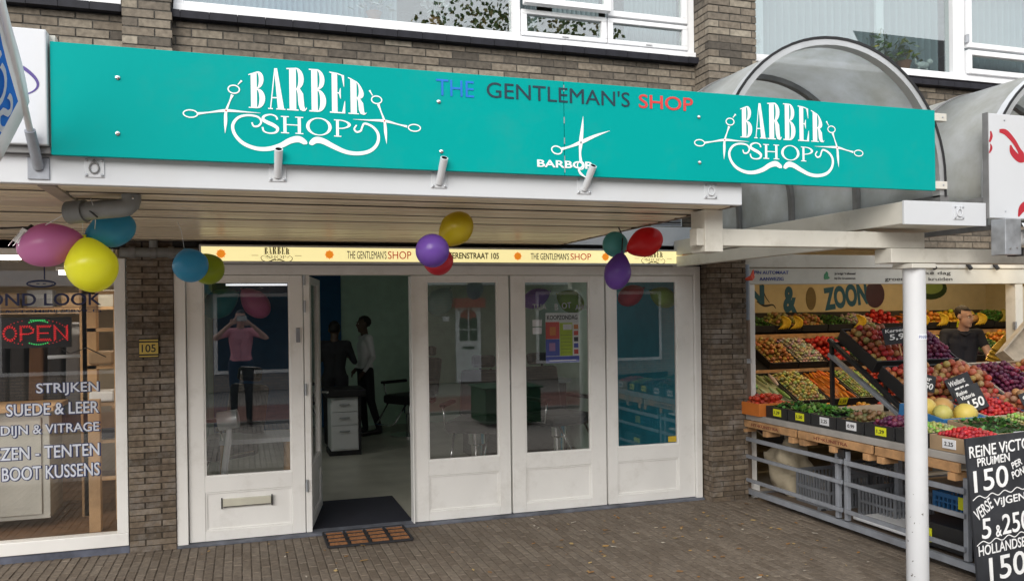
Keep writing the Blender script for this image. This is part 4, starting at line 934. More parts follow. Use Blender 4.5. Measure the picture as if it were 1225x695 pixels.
    put('mouth', MB().ell((0, -.0935, -.046), (.022, .0045, .0045), 10, 5, HM), LIP, root, smooth=True)
    return root, V
# man in white shirt, profile facing left
pw, _ = person('man in a white shirt and dark trousers standing sideways in the barber shop', (1.64, 11.75, 0), -PI/2*.92, dict(elL=(.22, .06, 1.14), wrL=(.20, -.08, .93), haL=(.18, -.13, .87), elR=(-.22, .05, 1.14), wrR=(-.18, -.10, .95), haR=(-.16, -.15, .90), toL=(.12, -.16, .035), knL=(.10, .05, .50), anL=(.11, .17, .09)), [SKIND, SHIRT, BLKCLO, SHOE], .965)
pb_, _ = person('man in black clothes seen from behind beside the open door leaf', (1.14, 11.0, 0), PI*.93, dict(elR=(-.27, -.05, 1.16), wrR=(-.20, -.22, 1.20), haR=(-.17, -.29, 1.24)), [SKIND, BLKCLO, BLKCLO, SHOE], .93)
# photographer, seen mirrored in the door pane
pp_, _ = person('photographer in a pink polo shirt holding a phone up in front of the shop', (-.02, -.36, 0), PI, dict(elL=(.36, -.16, 1.32), wrL=(.15, -.27, 1.52), haL=(.09, -.30, 1.56), elR=(-.36, -.16, 1.32), wrR=(-.15, -.27, 1.52), haR=(-.09, -.30, 1.56)), [SKIN, PINK, JEANS, SHOE], 1.03, sleeves='short')
ph = thing('phone', 'silver phone held up by the photographer', 'phone', (0, -.045, 1.66)); put('case', MB().box(-.075, .075, -.006, .004, -.04, .04), BLACK, ph, bevel=.004); put('back', MB().box(-.072, .072, .0042, .0062, -.037, .037), mat('silver phone back', (.6, .62, .62), .3, .3), ph)
put('shoulder_strap', MB().box(.14, .17, .11, .118, .80, 1.0), mat('yellow strap', (.6, .45, .02), .7), pp_)

# styling chair in doorway view (dark with chrome arm)
def barber_chair(label, x, y, rz, seat=BLACK, s=1.0):
    c = thing('barber_chair', label, 'chair', (x, y, 0), rz)
    q = MB().box(-.28*s, .28*s, -.26*s, .26*s, .45, .58); put('seat', q, seat, c, bevel=.04)
    o = put('backrest', MB().box(-.25*s, .25*s, -.05, .07, 0, .52), seat, c, bevel=.04); o.location = (0, .26*s, .56); o.rotation_euler = (-.18, 0, 0)
    hr = put('headrest', MB().box(-.13, .13, -.05, .05, 0, .13), seat, c, bevel=.03); hr.location = (0, .36*s, 1.10); hr.rotation_euler = (-.2, 0, 0)
    for sx in (-1, 1):
        ar = put('armrest', MB().box(sx*.31*s-.035, sx*.31*s+.035, -.24, .22, .72, .76), seat, c, bevel=.015); put('arm_bracket', MB().tube([(sx*.31*s, -.2, .72), (sx*.30*s, -.16, .5), (sx*.29*s, .15, .5)], .012, 8), CHROME, ar, smooth=True)
    put('column', MB().lathe([(.06, .04), (.06, .3), (.09, .32), (.09, .45)], 20), CHROME, c, smooth=True, angle=40); put('base', MB().lathe([(.28, 0), (.28, .02), (.10, .045), (.06, .05)], 32), CHROME, c, smooth=True, angle=40)
    put('footrest', MB().tube([(-.18, -.25, .46), (-.17, -.45, .22), (-.15, -.5, .2), (.15, -.5, .2), (.17, -.45, .22), (.18, -.25, .46)], .012, 8), CHROME, c, smooth=True)
    return c
barber_chair('black barber chair with chrome arms near the back wall of the barber shop', 2.22, 11.5, -1.0)
barber_chair('black barber chair with chrome fittings behind the letterbox door', -.2, 7.85, -.9, s=.9)
hd_ = thing('hair_dryer_stand', 'silver drum head on a bent white arm behind the letterbox door', 'hair dryer', (-.09, 7.08, .075))
put('drum', MB().tube([(-.10, 0, .78), (.05, -.02, .80)], .075, 24), mat('silver grey plastic', (.75, .78, .80), .35, .2), hd_, smooth=True, angle=40)
put('arm', MB().tube([(-.02, 0, .72), (-.03, 0, .60), (-.06, 0, .38), (-.07, 0, .05)], [.02, .028, .026, .02], 12), WHITEP, hd_, smooth=True); put('foot', MB().lathe([(.14, 0), (.14, .02), (.03, .05)], 20), WHITEP, hd_)
tb_ = thing('side_table', 'low wooden framed table behind the letterbox door', 'table', (.10, 7.75, -.06))
put('tabletop', MB().box(-.3, .3, -.25, .25, .66, .70), WHITEM, tb_)
for sx in (-.27, .27):
    for sy in (-.22, .22): put('leg', MB().box(sx-.02, sx+.02, sy-.02, sy+.02, 0, .66), POST, tb_)
barber_chair('black barber chair with chrome arms behind the pane right of the doorway', 2.35, 8.5, -.5)
barber_chair('black barber chair with chrome arms behind the poster pane', 3.35, 8.7, .3)
# shelves / counter with bottles at the right side
ct = thing('counter', 'dark styling counter along the back of the barber shop', 'counter', (2.6, 9.6, 0)); put('worktop', MB().box(-.1, 1.2, -.22, .25, .84, .88), WHITEM, ct); put('carcass', MB().box(-.05, 1.15, -.16, .25, .0, .838), BLACK, ct)
rb = random.Random(3)
for i in range(9):
    x = 2.55+i*.13; b = thing('bottle', ['tall amber', 'short white', 'green', 'clear blue', 'black', 'small red', 'slim silver', 'round pink', 'brown'][i]+' hair product bottle on the styling counter', 'bottle', (x, 9.5, .881)); hgt = rb.uniform(.12, .2)
    put('body', MB().lathe([(.028, 0), (.03, .01), (.03, hgt*.7), (.012, hgt*.85)], 14), mat('bottle %d' % i, [(.3, .15, .03), (.6, .6, .6), (.05, .25, .08), (.1, .2, .4), (.02, .02, .02), (.4, .04, .04), (.5, .5, .52), (.5, .2, .25), (.15, .08, .04)][i], .3), b, smooth=True, angle=40); put('lid', MB().lathe([(.013, hgt*.85), (.013, hgt)], 12), BLACK, b)

# ------------------------------------------------------------------ left shop (shoe repair and dry cleaning)
lw = thing('shop_window', 'big white framed shop window of the dry cleaner at the left', 'window')
put('frame', B(-2.6, -.797, D-.03, D+.07, .055, .145), WHITE, lw, bevel=.004); put('frame', B(-.872, -.797, D-.03, D+.07, .1455, 2.125), WHITE, lw, bevel=.004); put('frame', B(-2.6, -.8725, D-.03, D+.07, 2.148, 2.25), WHITE, lw)
put('glass_pane', B(-2.6, -.8725, D+.02, D+.026, .1455, 2.148), GLASS, lw)
put('plinth', B(-2.6, -.795, D-.015, D+.07, -.01, .0545), mat('blue grey plinth', (.10, .11, .15), .8, var=.3), lw)
LBL = mat('pale blue lettering', (.66, .70, .80), .5); LSH = mat('navy outline', (.02, .03, .11), .5); ly = D+.0175
def wtext(s, x0, x1, z0, z1, m=LBL, sh=True, bold=.012):
    if sh:
        text_fit(s, x0+.004, x1+.010, z0-.007, z1+.001, ly+.0015, LSH, lw, bold=bold+.02, extr=.0004)
        text_fit(s, x0-.006, x1+.004, z0-.004, z1+.005, ly+.0008, LSH, lw, bold=bold+.02, extr=.0002)
    text_fit(s, x0, x1, z0, z1, ly-.0004, m, lw, bold=bold, extr=.0004)
wtext('STRIJKEN', -1.385, -.988, 1.152, 1.242); wtext('SUEDE & LEER', -1.572, -.988, 1.018, 1.103); wtext('GORDIJN & VITRAGE', -1.80, -.988, .868, .953)
wtext('VLIEZEN - TENTEN', -1.79, -.988, .712, .80); wtext('BOOT KUSSENS', -1.605, -.988, .568, .662)
NV = mat('navy lettering', (.02, .03, .10), .5)
text_fit('SECOND LOOK', -1.905, -.962, 1.79, 1.878, ly, NV, lw, bold=.012)
text_fit('REPARATIE & STOMERIJ SERVICES', -1.90, -.962, 1.735, 1.762, ly, NV, lw, bold=.012)
put('underline', B(-1.9, -.962, ly-.001, ly, 1.772, 1.776), NV, lw)
q = MB(); ring(q, -1.345, 1.945, .095, .028, .012, ly); ring(q, -1.345, 1.944, .075, .018, .003, ly-.0003); put('button_emblem', q, NV, lw)
q = MB(); q.box(-1.328, -1.320, ly-.001, ly, 1.975, 2.10); q.box(-1.375, -1.355, ly-.001, ly, 1.942, 1.948); q.box(-1.335, -1.315, ly-.0014, ly, 1.942, 1.948); put('needle_emblem', q, NV, lw)
# OPEN LED sign
on = thing('open_sign', 'red and green LED sign reading OPEN hanging in the dry cleaner window', 'sign', (-1.395, 6.72, 1.60))
put('panel', MB().box(-.24, .22, 0, .02, -.11, .11), BLACK, on)
LR = mat('red led', (.4, .02, .02), .4, emit=(1, .03, .04), estr=.30); LG = mat('green led', (.02, .6, .1), .4, emit=(.1, 1, .25), estr=.30)
def dots(q, pts, r=.0048):
    for x, z in pts: q.ell((x, -.003, z), (r, .004, r), 6, 4)
def along(P, step=.0125):
    out = []
    for (a, b), (c, d) in zip(P, P[1:]):
        n = max(1, int(math.hypot(c-a, d-b)/step)); out += [(a+(c-a)*i/n, b+(d-b)*i/n) for i in range(n)]
    return out+[P[-1]]
GL = {'O': [[(.5+.5*math.cos(t*PI/8), .5+.5*math.sin(t*PI/8)) for t in range(17)]], 'P': [[(0, 0), (0, 1), (.7, 1), (1, .8), (.95, .55), (.6, .45), (0, .45)]], 'E': [[(1, 1), (0, 1), (0, 0), (1, 0)], [(0, .5), (.8, .5)]], 'N': [[(0, 0), (0, 1), (1, 0), (1, 1)]]}
for i, ch in enumerate('OPEN'):
    q = MB(); x0 = -.215+i*.108
    for P_ in GL[ch]:
        dots(q, along([(x0+u*.085, -.058+v*.105) for u, v in P_])); dots(q, along([(x0+.008+u*.07, -.048+v*.086) for u, v in P_]))
    put('led_letter', q, LR, on)
q = MB(); dots(q, [(-.05+i*.0145, .072+.012*math.sin(i*PI/8)) for i in range(9)]); dots(q, [(-.05+i*.0145, -.075-.012*math.sin(i*PI/8)) for i in range(9)]); dots(q, [(-.04+i*.0145, .088) for i in range(7)]); put('led_border', q, LG, on)
q = MB(); dots(q, [(-.01+.205*math.cos(a*PI/22), .0+.092*math.sin(a*PI/22)) for a in range(44) if abs(math.cos(a*PI/22)) > .35], .0035); put('led_halo', q, LR, on)
put('power_cord', MB().tube([(.12, .02, -.1), (.2, .05, -.16), (.3, .1, -.12), (.4, .3, -.2)], .004, 6), BLACK, on)
room('cleaner', -2.6, -.86, D+.075, 10.2, 0, 2.35, mat('beige inner wall', (.50, .43, .33), .8), BROWNFL, mat('white ceiling tile', (.55, .53, .5), .8))
def lamp_area(loc, sx, sy, e, col, name):
    l = bpy.data.lights.new(name, 'AREA'); l.shape = 'RECTANGLE'; l.size = sx; l.size_y = sy; l.energy = e; l.color = col
    o = bpy.data.objects.new(name, l); C.objects.link(o); o.location = loc; return o
FL2 = mat('lit cool tube', (.9, .9, .9), .4, emit=(.95, .97, 1), estr=.45)
FL = mat('lit fluorescent tube', (.9, .9, .85), .4, emit=(1, .93, .8), estr=5)
def tube_lamp(label, x0, x1, y, z, en=5.5, col=(1, .88, .7), es=5, rad=.02):
    t = thing('fluorescent_lamp', label, 'lamp'); put('housing', B(x0, x1, y-.05, y+.05, z+.021, z+.05), WHITEP, t); put('tube', MB().tube([(x0+.02, y, z), (x1-.02, y, z)], rad, 12), FL if es == 5 else FL2, t, smooth=True)
    lamp_area(((x0+x1)/2, y, z-.03), x1-x0, .08, en, col, 'tube_light')
tube_lamp('lit fluorescent lamp seen at the top of the letterbox door pane', -.18, .50, 9.5, 2.035, 1.8, (1, .97, .92), 1.0, .011)
tube_lamp('added second fluorescent lamp brightening the barber shop from deeper inside', 1.9, 3.2, 9.0, 2.42, 1.3, (1, .97, .92), 1.0, .011)  # added tube and light to lift the dark interior
tube_lamp('lit fluorescent lamp near the dry cleaner window top', -2.3, -1.535, 7.0, 2.155)
tube_lamp('lit fluorescent lamp deep in the dry cleaner shop, seen beside the window frame', -1.62, -1.1, 8.6, 2.12)
def post_(label, x, y, z1, w_=.09): tag(put('wooden_post', B(x, x+w_, y, y+w_, 0, z1), POST, bevel=.004), label, 'post')
post_('thick pine post standing behind the cleaner window near its right side', -1.17, 7.3, 1.05, .085); post_('thin pine post at the cleaner window right edge', -1.03, 7.7, 1.9, .05); post_('tall pine upright behind the OPEN sign', -1.32, 7.9, 2.1, .13)
ccb = thing('counter', 'white counter cabinet low inside the cleaner window', 'counter'); put('body', B(-2.5, -1.50, 7.6, 8.1, .08, .95), mat('grey white laminate', (.50, .50, .46), .5), ccb, bevel=.004); put('door', B(-2.45, -1.56, 7.585, 7.599, .12, .90), mat('grey white laminate', (.5, .5, .46), .5), ccb); put('worktop', B(-2.55, -1.46, 7.55, 8.15, .951, .99), POST, ccb)
rk = thing('clothes_rack', 'rack of dark coats inside the cleaner shop under the OPEN sign', 'clothes rack'); put('rail', MB().tube([(-2.5, 8.4, 1.75), (-1.25, 8.4, 1.75)], .012, 8), CHROME, rk)
put('upright', MB().tube([(-1.26, 8.4, 0), (-1.26, 8.4, 1.75)], .012, 8), CHROME, rk)
rr_ = random.Random(8); clo = [BLKCLO, NAVY, BLKCLO, mat('brown coat', (.10, .05, .025), .9), BLKCLO, mat('grey coat', (.12, .12, .13), .9)]
for i in range(6):
    x = -2.15+i*.145; ct_ = tag(put('hanging_coat', MB().add([(-.05, -.02, 1.66), (.05, -.02, 1.66), (.05, .02, 1.66), (-.05, .02, 1.66), (-.055, -.2, 1.55), (.055, -.2, 1.55), (.055, .2, 1.55), (-.055, .2, 1.55), (-.065, -.24, .75), (.06, -.24, .72), (.06, .24, .72), (-.06, .24, .75)], [(0, 1, 2, 3), (0, 4, 5, 1), (1, 5, 6, 2), (2, 6, 7, 3), (3, 7, 4, 0), (4, 8, 9, 5), (5, 9, 10, 6), (6, 10, 11, 7), (7, 11, 8, 4), (8, 11, 10, 9)]), clo[i], bevel=.02), ['leftmost black coat on the cleaner rack', 'navy coat second on the cleaner rack', 'black coat third on the cleaner rack', 'brown coat fourth on the cleaner rack', 'black coat fifth on the cleaner rack', 'grey coat at the right end of the cleaner rack'][i], 'coat'); ct_.location = (x, 8.4, 0)
wr = thing('wooden_rack', 'pale wooden ladder rack behind the cleaner window near the pillar', 'rack')
for x in (-1.30, -1.02): put('upright', B(x, x+.035, 7.9, 7.94, 0, 2.0), POST, wr)
for z in (.3, .62, .94, 1.26, 1.58, 1.9): put('rung', B(-1.264, -1.021, 7.9, 7.94, z, z+.03), POST, wr)
for i, z in enumerate((.66, .98, 1.30)): tag(put('folded_cloth', B(-1.25, -1.05, 7.86, 8.1, z, z+.07+.02*i), [NAVY, WHF, CARD][i], bevel=.02), ['navy', 'white', 'tan'][i]+' folded cloth on the ladder rack in the cleaner', 'cloth')
shf = thing('wall_shelf', 'high shelf with boxes inside the cleaner shop', 'shelf'); put('board', B(-2.5, -1.2, 9.2, 9.5, 1.78, 1.81), POST, shf); put('board', B(-1.15, -.87, 8.4, 9.4, 1.25, 1.28), POST, shf); put('board', B(-1.15, -.87, 8.4, 9.4, .85, .88), POST, shf)
for i in range(4): tag(put('storage_box', B(-2.3+i*.3, -2.08+i*.3, 9.22, 9.42, 1.811, 1.95+.03*(i % 2)), [CARD, GREYP, CARD, mat('pale box', (.5, .48, .42), .7)][i], bevel=.004), ['leftmost cardboard box', 'grey storage box', 'second cardboard box', 'pale storage box at the right end'][i]+' on the high cleaner shelf', 'box')
for i in range(6):
    tag(put('shoe', MB().ell((0, 0, .04), (.045, .12, .04), 12, 8).ell((0, .07, .08), (.035, .045, .05), 10, 7), [SHOE, CARD, SHOE, NAVY, CARD, SHOE][i], smooth=True), ['black shoe front of the upper', 'tan shoe middle of the upper', 'black shoe back of the upper', 'navy shoe front of the lower', 'tan shoe middle of the lower', 'black shoe back of the lower'][i]+' side shelf in the cleaner', 'shoe').location = (-1.0, 8.55+(i % 3)*.3, 1.281 if i < 3 else .881)
tag(put('handle_bar', MB().tube([(-1.33, 6.72, 1.42), (-1.12, 6.72, 1.425)], .013, 10), WHITEM, smooth=True), 'short white bar handle below the OPEN sign', 'handle')

# ------------------------------------------------------------------ pipes under the canopy
PVC = mat('grey pvc pipe', (.20, .21, .21), .45, var=.1, dirt=(.1, .09, .08), damt=.5)
pi = thing('drain_pipe', 'thick grey plastic drain pipe with elbow hanging under the canopy, behind the balloons', 'pipe')
put('pipe', MB().tube([(-.70, 4.22, 2.185), (-.60, 4.17, 2.19), (-.52, 4.14, 2.195), (-.49, 4.13, 2.20), (-.475, 4.13, 2.215), (-.47, 4.13, 2.235), (-.47, 4.13, 2.256)], .042, 20), PVC, pi, smooth=True, angle=40)
put('socket', MB().tube([(-.745, 4.24, 2.18), (-.67, 4.205, 2.186)], .052, 20), PVC, pi, smooth=True, angle=40)
put('screw', MB().ell((-.46, 4.086, 2.235), (.005, .004, .005), 8, 5), CHROME, pi)
pj = thing('wall_pipe', 'grey pipe with clamps running along the top of the numbered pillar', 'pipe')
put('pipe', MB().tube([(-.82, D-.09, 2.165), (-.30, D-.09, 2.165)], .035, 16), PVC, pj, smooth=True, angle=40)
for x in (-.74, -.60, -.48): put('clamp', MB().tube([(x-.02, D-.09, 2.165), (x+.02, D-.09, 2.165)], .044, 16), DARKALU, pj, smooth=True, angle=40)
put('branch', MB().tube([(-.60, D-.09, 2.165), (-.60, D-.09, 2.25)], .03, 14), PVC, pj, smooth=True, angle=40)
tag(put('canopy_wall_plate', B(-2.5, -.31, D-.03, D-.004, 2.19, 2.25), BLACK), 'black strip where the canopy ceiling meets the wall above the pillar', 'strip')
dp = thing('downpipe', 'blue grey downpipe with rusty lower half beside the greengrocer pillar', 'pipe')
put('upper_pipe', MB().tube([(4.345, D-.07, 1.60), (4.345, D-.07, 2.10)], .045, 20), mat('blue grey pipe', (.20, .24, .30), .4), dp, smooth=True, angle=40)
put('lower_pipe', MB().tube([(4.35, D-.07, .03), (4.35, D-.07, 1.60)], .040, 20), mat('rusty pipe', (.16, .12, .09), .6, dirt=(.25, .12, .06), damt=.6), dp, smooth=True, angle=40)
put('clamp', MB().tube([(4.35, D-.07, 1.21), (4.35, D-.07, 1.25)], .048, 18), STEEL, dp, smooth=True, angle=40)
q = MB(); q.add([(4.23, D-.2, 1.93), (4.32, D-.21, 1.97), (4.38, D-.20, 2.05), (4.40, D-.2, 1.94), (4.33, D-.23, 1.90), (4.25, D-.2, 1.90)], [(0, 1, 4, 5), (1, 2, 3, 4)]); q.v = [(4.30+(a-4.3)*.55, b, 1.99+(c-1.96)*.65) for a, b, c in q.v]; o = put('red_cloth', q, mat('red plastic', (.6, .06, .02), .5)); o.modifiers.new('t', 'SOLIDIFY').thickness = .01; tag(o, 'scrap of red plastic tied to the downpipe top', 'plastic scrap')

# ------------------------------------------------------------------ balloons
def balloon(label, c, knot, L, W, col, group, alpha=0):
    c = Vector(c); k = Vector(knot); d = (c-k).normalized()
    col = tuple(min(.9, x*1.3+.01) for x in col)
    m = mat('balloon '+label[:14], col, .28, var=.02, vscale=2, sub=0)
    bs = m.node_tree.nodes['Principled BSDF']; bs.inputs['Transmission Weight'].default_value = 0
    tl = m.node_tree.nodes.get('bt')
    if tl is None:
        t = m.node_tree; tl = t.nodes.new('ShaderNodeBsdfTranslucent'); tl.name = 'bt'; tl.inputs[0].default_value = (*[min(1, x*1.1) for x in col], 1); ms = t.nodes.new('ShaderNodeMixShader'); ms.inputs[0].default_value = .45
        t.links.new(bs.outputs[0], ms.inputs[1]); t.links.new(tl.outputs[0], ms.inputs[2]); t.links.new(ms.outputs[0], t.nodes['Material Output'].inputs[0])
    prof = []
    for i in range(1, 25):
        t = PI*i/25; z = -math.cos(t); r = math.sin(t); r *= (1+.20*z) if z < 0 else 1
        r = r*(1-.18*max(0, -z)**2); prof.append((W/2*r, z*L/2))
    q = d.to_track_quat('Z', 'Y').to_matrix().to_4x4(); M = Matrix.Translation(c) @ q
    b = thing('balloon', label, 'balloon', group=group)
    put('skin', MB().lathe(prof, 32, M), m, b, smooth=True)
    put('knot', MB().lathe([(.002, -L/2-.012), (.010, -L/2-.012), (.005, -L/2-.004), (.012, -L/2+.006)], 10, M), m, b, smooth=True)
    return b
def string(label, pts, r=.0018, m=None):
    tag(put('string', MB().tube(pts, r, 6), m or WHITEP, smooth=True), label, 'string')
G1 = 'balloons hanging under the canopy'
K = (-.72, 4.40, 2.085)
balloon('pink balloon left of the yellow one under the canopy', (-.855, 4.40, 2.048), K, .285, .205, (.55, .20, .42), G1)
balloon('blue balloon beside the drain pipe elbow', (-.60, 4.44, 2.125), (-.715, 4.42, 2.085), .235, .175, (.05, .33, .50), G1)
balloon('big bright yellow balloon hanging lowest of the left cluster', (-.674, 4.36, 1.952), (-.705, 4.38, 2.09), .265, .235, (.72, .72, .03), G1)
balloon('turquoise blue balloon hanging alone in front of the door frame top', (-.28, 5.15, 2.0), (-.315, 5.22, 2.10), .21, .20, (.05, .34, .55), G1)
balloon('olive green balloon half hidden behind the single blue one', (-.19, 5.32, 1.988), (-.25, 5.25, 2.08), .20, .19, (.30, .38, .02), G1)
NEAR = lambda p: tuple(Vector((0, 0, 1.7))+(Vector(p)-Vector((0, 0, 1.7)))*.845)
K = NEAR((1.163, 5.02, 2.112))
balloon('dark yellow balloon above the purple one in the middle cluster', NEAR((1.262, 5.0, 2.213)), K, .212, .17, (.50, .40, .01), G1)
balloon('purple balloon at the front of the middle cluster', NEAR((1.085, 4.86, 2.072)), NEAR((1.11, 5.0, 2.09)), .182, .17, (.16, .07, .36), G1)
balloon('dark red balloon almost hidden behind the middle purple one', NEAR((1.18, 5.12, 2.035)), NEAR((1.165, 5.05, 2.11)), .17, .161, (.45, .02, .04), G1)
K = (2.345, 4.90, 2.07)
balloon('bright red balloon at the right canopy edge', (2.487, 4.86, 2.137), K, .25, .19, (.58, .01, .015), G1)
balloon('purple balloon hanging below the red one', (2.315, 4.90, 1.955), (2.345, 4.90, 2.075), .245, .175, (.18, .06, .38), G1)
balloon('teal balloon behind the red one at the canopy edge', (2.37, 5.05, 2.135), (2.36, 4.97, 2.06), .2, .17, (.10, .38, .38), G1)
G2 = 'balloons inside behind the door panes'
balloon('teal balloon inside the top left of the letterbox door pane', (-.155, 6.85, 1.80), (.0, 6.85, 1.90), .30, .22, (.03, .22, .26), G2)
balloon('pink balloon inside the top right of the letterbox door pane', (.10, 6.85, 1.80), (.0, 6.85, 1.91), .28, .20, (.45, .14, .28), G2)
balloon('pale teal balloon inside the pane right of the doorway', (1.60, 6.88, 1.80), (1.68, 6.88, 1.90), .27, .22, (.18, .32, .30), G2)
balloon('purple balloon inside above the poster', (2.46, 6.88, 1.82), (2.60, 6.88, 1.88), .27, .17, (.13, .05, .30), G2)
balloon('lime green balloon inside above the poster, right of the purple one', (2.78, 6.88, 1.79), (2.62, 6.88, 1.87), .27, .20, (.20, .34, .02), G2)
balloon('dark red balloon inside the rightmost door pane', (3.38, 6.88, 1.84), (3.50, 6.88, 1.90), .27, .19, (.36, .03, .03), G2)
balloon('lime balloon inside the rightmost door pane beside the red one', (3.70, 6.88, 1.82), (3.56, 6.88, 1.88), .27, .19, (.20, .34, .03), G2)
string('white string from the lamp up to the drain pipe', [(-.925, 4.38, 2.10), (-.83, 4.33, 2.15), (-.69, 4.22, 2.215)], .0022)
string('white string hanging from the drain pipe to the left balloons', [(-.685, 4.21, 2.21), (-.70, 4.3, 2.15), (-.712, 4.40, 2.09)], .0018)
string('white string looped over the drain pipe to the blue balloon', [(-.64, 4.15, 2.235), (-.625, 4.14, 2.19), (-.63, 4.2, 2.14), (-.66, 4.38, 2.12)], .0018)
string('thin string holding the single blue balloon', [(-.35, 5.22, 2.256), (-.33, 5.22, 2.2), (-.315, 5.22, 2.10)], .0015)
string('dark tie holding the right balloon cluster to the canopy edge', [(2.42, 5.1, 2.256), (2.40, 5.0, 2.19), (2.345, 4.90, 2.09)], .004, BLACK)
fl_ = thing('hanging_lamp', 'small white work lamp with black cap hanging left of the pink balloon', 'lamp')
put('cap', MB().tube([(-.922, 4.38, 2.135), (-.94, 4.38, 2.105)], [.008, .022], 14), BLACK, fl_, smooth=True); put('body', MB().tube([(-.938, 4.38, 2.108), (-.975, 4.38, 2.045)], [.030, .036], 18), WHITEP, fl_, smooth=True, angle=40)
q = MB(); [q.tube([(-.938+dx, 4.345, 2.10), (-.985+dx, 4.345, 2.035)], .002, 5) for dx in (-.03, -.01, .01, .03)]; put('guard', q, CHROME, fl_)
put('cable', MB().tube([(-1.5, 4.38, 2.16), (-1.2, 4.38, 2.125), (-1.05, 4.38, 2.118), (-.94, 4.38, 2.125)], .004, 8), BLACK, fl_, smooth=True)
string('black cable hanging off the drain pipe', [(-.66, 4.2, 2.22), (-.645, 4.15, 2.18), (-.61, 4.12, 2.15)], .004, BLACK)
# ================================================================== GREENGROCER
hs = thing('shop_header', 'white header panel of the greengrocer with small blue print', 'sign')
put('panel', B(4.41, 9.8, D-.03, D+.06, 1.925, 2.075), mat('aged white header', (.56, .55, .50), .5, var=.04), hs, bevel=.003)
put('upper_fascia', B(4.32, 9.8, D-.045, D+.06, 2.08, 2.20), WEATH, hs, bevel=.003)
BLI = mat('blue print ink', (.02, .05, .28), .5)
hy2 = D-.032
text_fit('PIN AUTOMAAT', 4.475, 4.845, 2.018, 2.048, hy2, BLI, hs, bold=.01); text_fit('AANWEZIG', 4.53, 4.79, 1.958, 1.99, hy2, BLI, hs, bold=.01)
q = MB(); q.ell((5.27, hy2, 1.985), (.035, .001, .015), 12, 6); q.ell((5.27, hy2-.001, 2.01), (.018, .001, .035), 10, 6); q.ell((5.25, hy2-.0005, 1.995), (.012, .001, .03), 8, 6); put('leaf_emblem', q, mat('green print', (.06, .25, .12), .5), hs)
text_fit('Je krijgt ’t allemaal', 5.36, 5.60, 2.008, 2.036, hy2, INK, hs); text_fit('bij De Groenteman', 5.36, 5.60, 1.965, 1.99, hy2, INK, hs)
text_fit('elke dag', 6.35, 6.76, 2.005, 2.05, hy2, INK, hs); text_fit('groenten en kruiden', 5.95, 6.78, 1.945, 1.99, hy2, INK, hs)
put('spotlight', MB().tube([(6.95, D-.06, 2.12), (6.95, D-.1, 2.07)], .02, 10), BLACK, hs); put('spotlight', MB().tube([(7.3, D-.06, 2.12), (7.3, D-.1, 2.07)], .02, 10), BLACK, hs); put('spotlight', MB().tube([(6.5, D-.06, 2.12), (6.5, D-.1, 2.07)], .02, 10), BLACK, hs)
gj = thing('shop_jamb', 'white left jamb of the greengrocer opening', 'door frame'); put('post', B(4.41, 4.485, D-.02, D+.10, .02, 1.924), WHITE, gj, bevel=.004)
gk = thing('shop_door_frame', 'cream door frame at the right side of the greengrocer opening', 'door frame'); put('post', B(7.62, 7.72, D-.02, D+.10, .02, 1.924), WEATH, gk, bevel=.004); put('door_leaf', B(7.73, 8.6, D+.02, D+.06, .02, 1.90), mat('cream door', (.45, .40, .28), .6), gk); put('hinge', B(7.60, 7.622, D-.03, D, 1.45, 1.53), STEEL, gk)
gb_ = thing('spot_bulb', 'lit warm light bulb under the greengrocer header at the right edge', 'lamp'); put('bulb', MB().ell((7.42, 6.2, 2.03), (.035, .035, .035), 14, 10), mat('lit bulb', (1, .8, .5), .3, emit=(1, .72, .35), estr=25), gb_, smooth=True); put('socket', MB().tube([(7.42, 6.2, 2.06), (7.42, 6.2, 2.12)], .02, 10), BLACK, gb_)
room('greengrocer', 4.41, 10.6, D+.10, 9.65, 0, 2.5, CREAM, mat('grey shop floor', (.15, .14, .12), .6), mat('cream ceiling', (.6, .55, .45), .8))
lamp_area((6.6, 7.4, 2.44), 3.2, .12, 13, (1, .70, .36), 'shop_fill_light'); lamp_area((8.8, 8.2, 2.44), 2.0, .12, 8, (1, .72, .4), 'shop_fill_light')  # added warm area lights that brighten the greengrocer
for x0, y in ((5.0, 7.4), (8.0, 8.2)):
    t = thing('fluorescent_lamp', 'added unseen ceiling lamp of the greengrocer, '+('front one' if y < 8 else 'rear one'), 'lamp'); put('housing', B(x0, x0+2, y-.06, y+.06, 2.462, 2.498), WHITEP, t); put('tube', MB().tube([(x0, y, 2.452), (x0+2, y, 2.452)], .008, 8), FL, t)  # added ceiling tubes, out of view, matching the area lights
# mural letters on the back wall
mw = thing('wall_mural', 'cream back wall painted with big dark blue letters above the fruit shelves', 'mural')
MBL = mat('petrol blue paint', (.01, .10, .17), .6); my = 9.64
put('board', B(4.45, 10.5, 9.642, 9.648, 1.55, 2.4), CREAM, mw)
text_fit('ZN', 6.15, 6.72, 1.76, 2.02, my, MBL, mw, bold=.05)
text_fit('&', 7.02, 7.24, 1.64, 2.0, my, MBL, mw, bold=.05); text_fit('ZOON', 7.68, 8.42, 1.70, 2.02, my, MBL, mw, bold=.05, rot=.12)
q = MB(); ribbon(q, [(6.6, 1.80, .015), (6.72, 1.74, .03), (6.85, 1.75, .02), (6.9, 1.7, .01)], my); ribbon(q, [(6.68, 2.1, .01), (6.72, 1.9, .015), (6.80, 1.78, .01)], my-.001); put('branch_painting', q, BLACK, mw)
q = MB(); q.ell((7.47, my, 1.83), (.085, .004, .16), 16, 10); put('pineapple_painting', q, mat('ochre paint', (.18, .13, .05), .7), mw, smooth=True)
q = MB(); q.ell((8.55, my, 1.88), (.17, .004, .19), 16, 10); put('aubergine_painting', q, mat('aubergine paint', (.05, .015, .03), .5), mw)
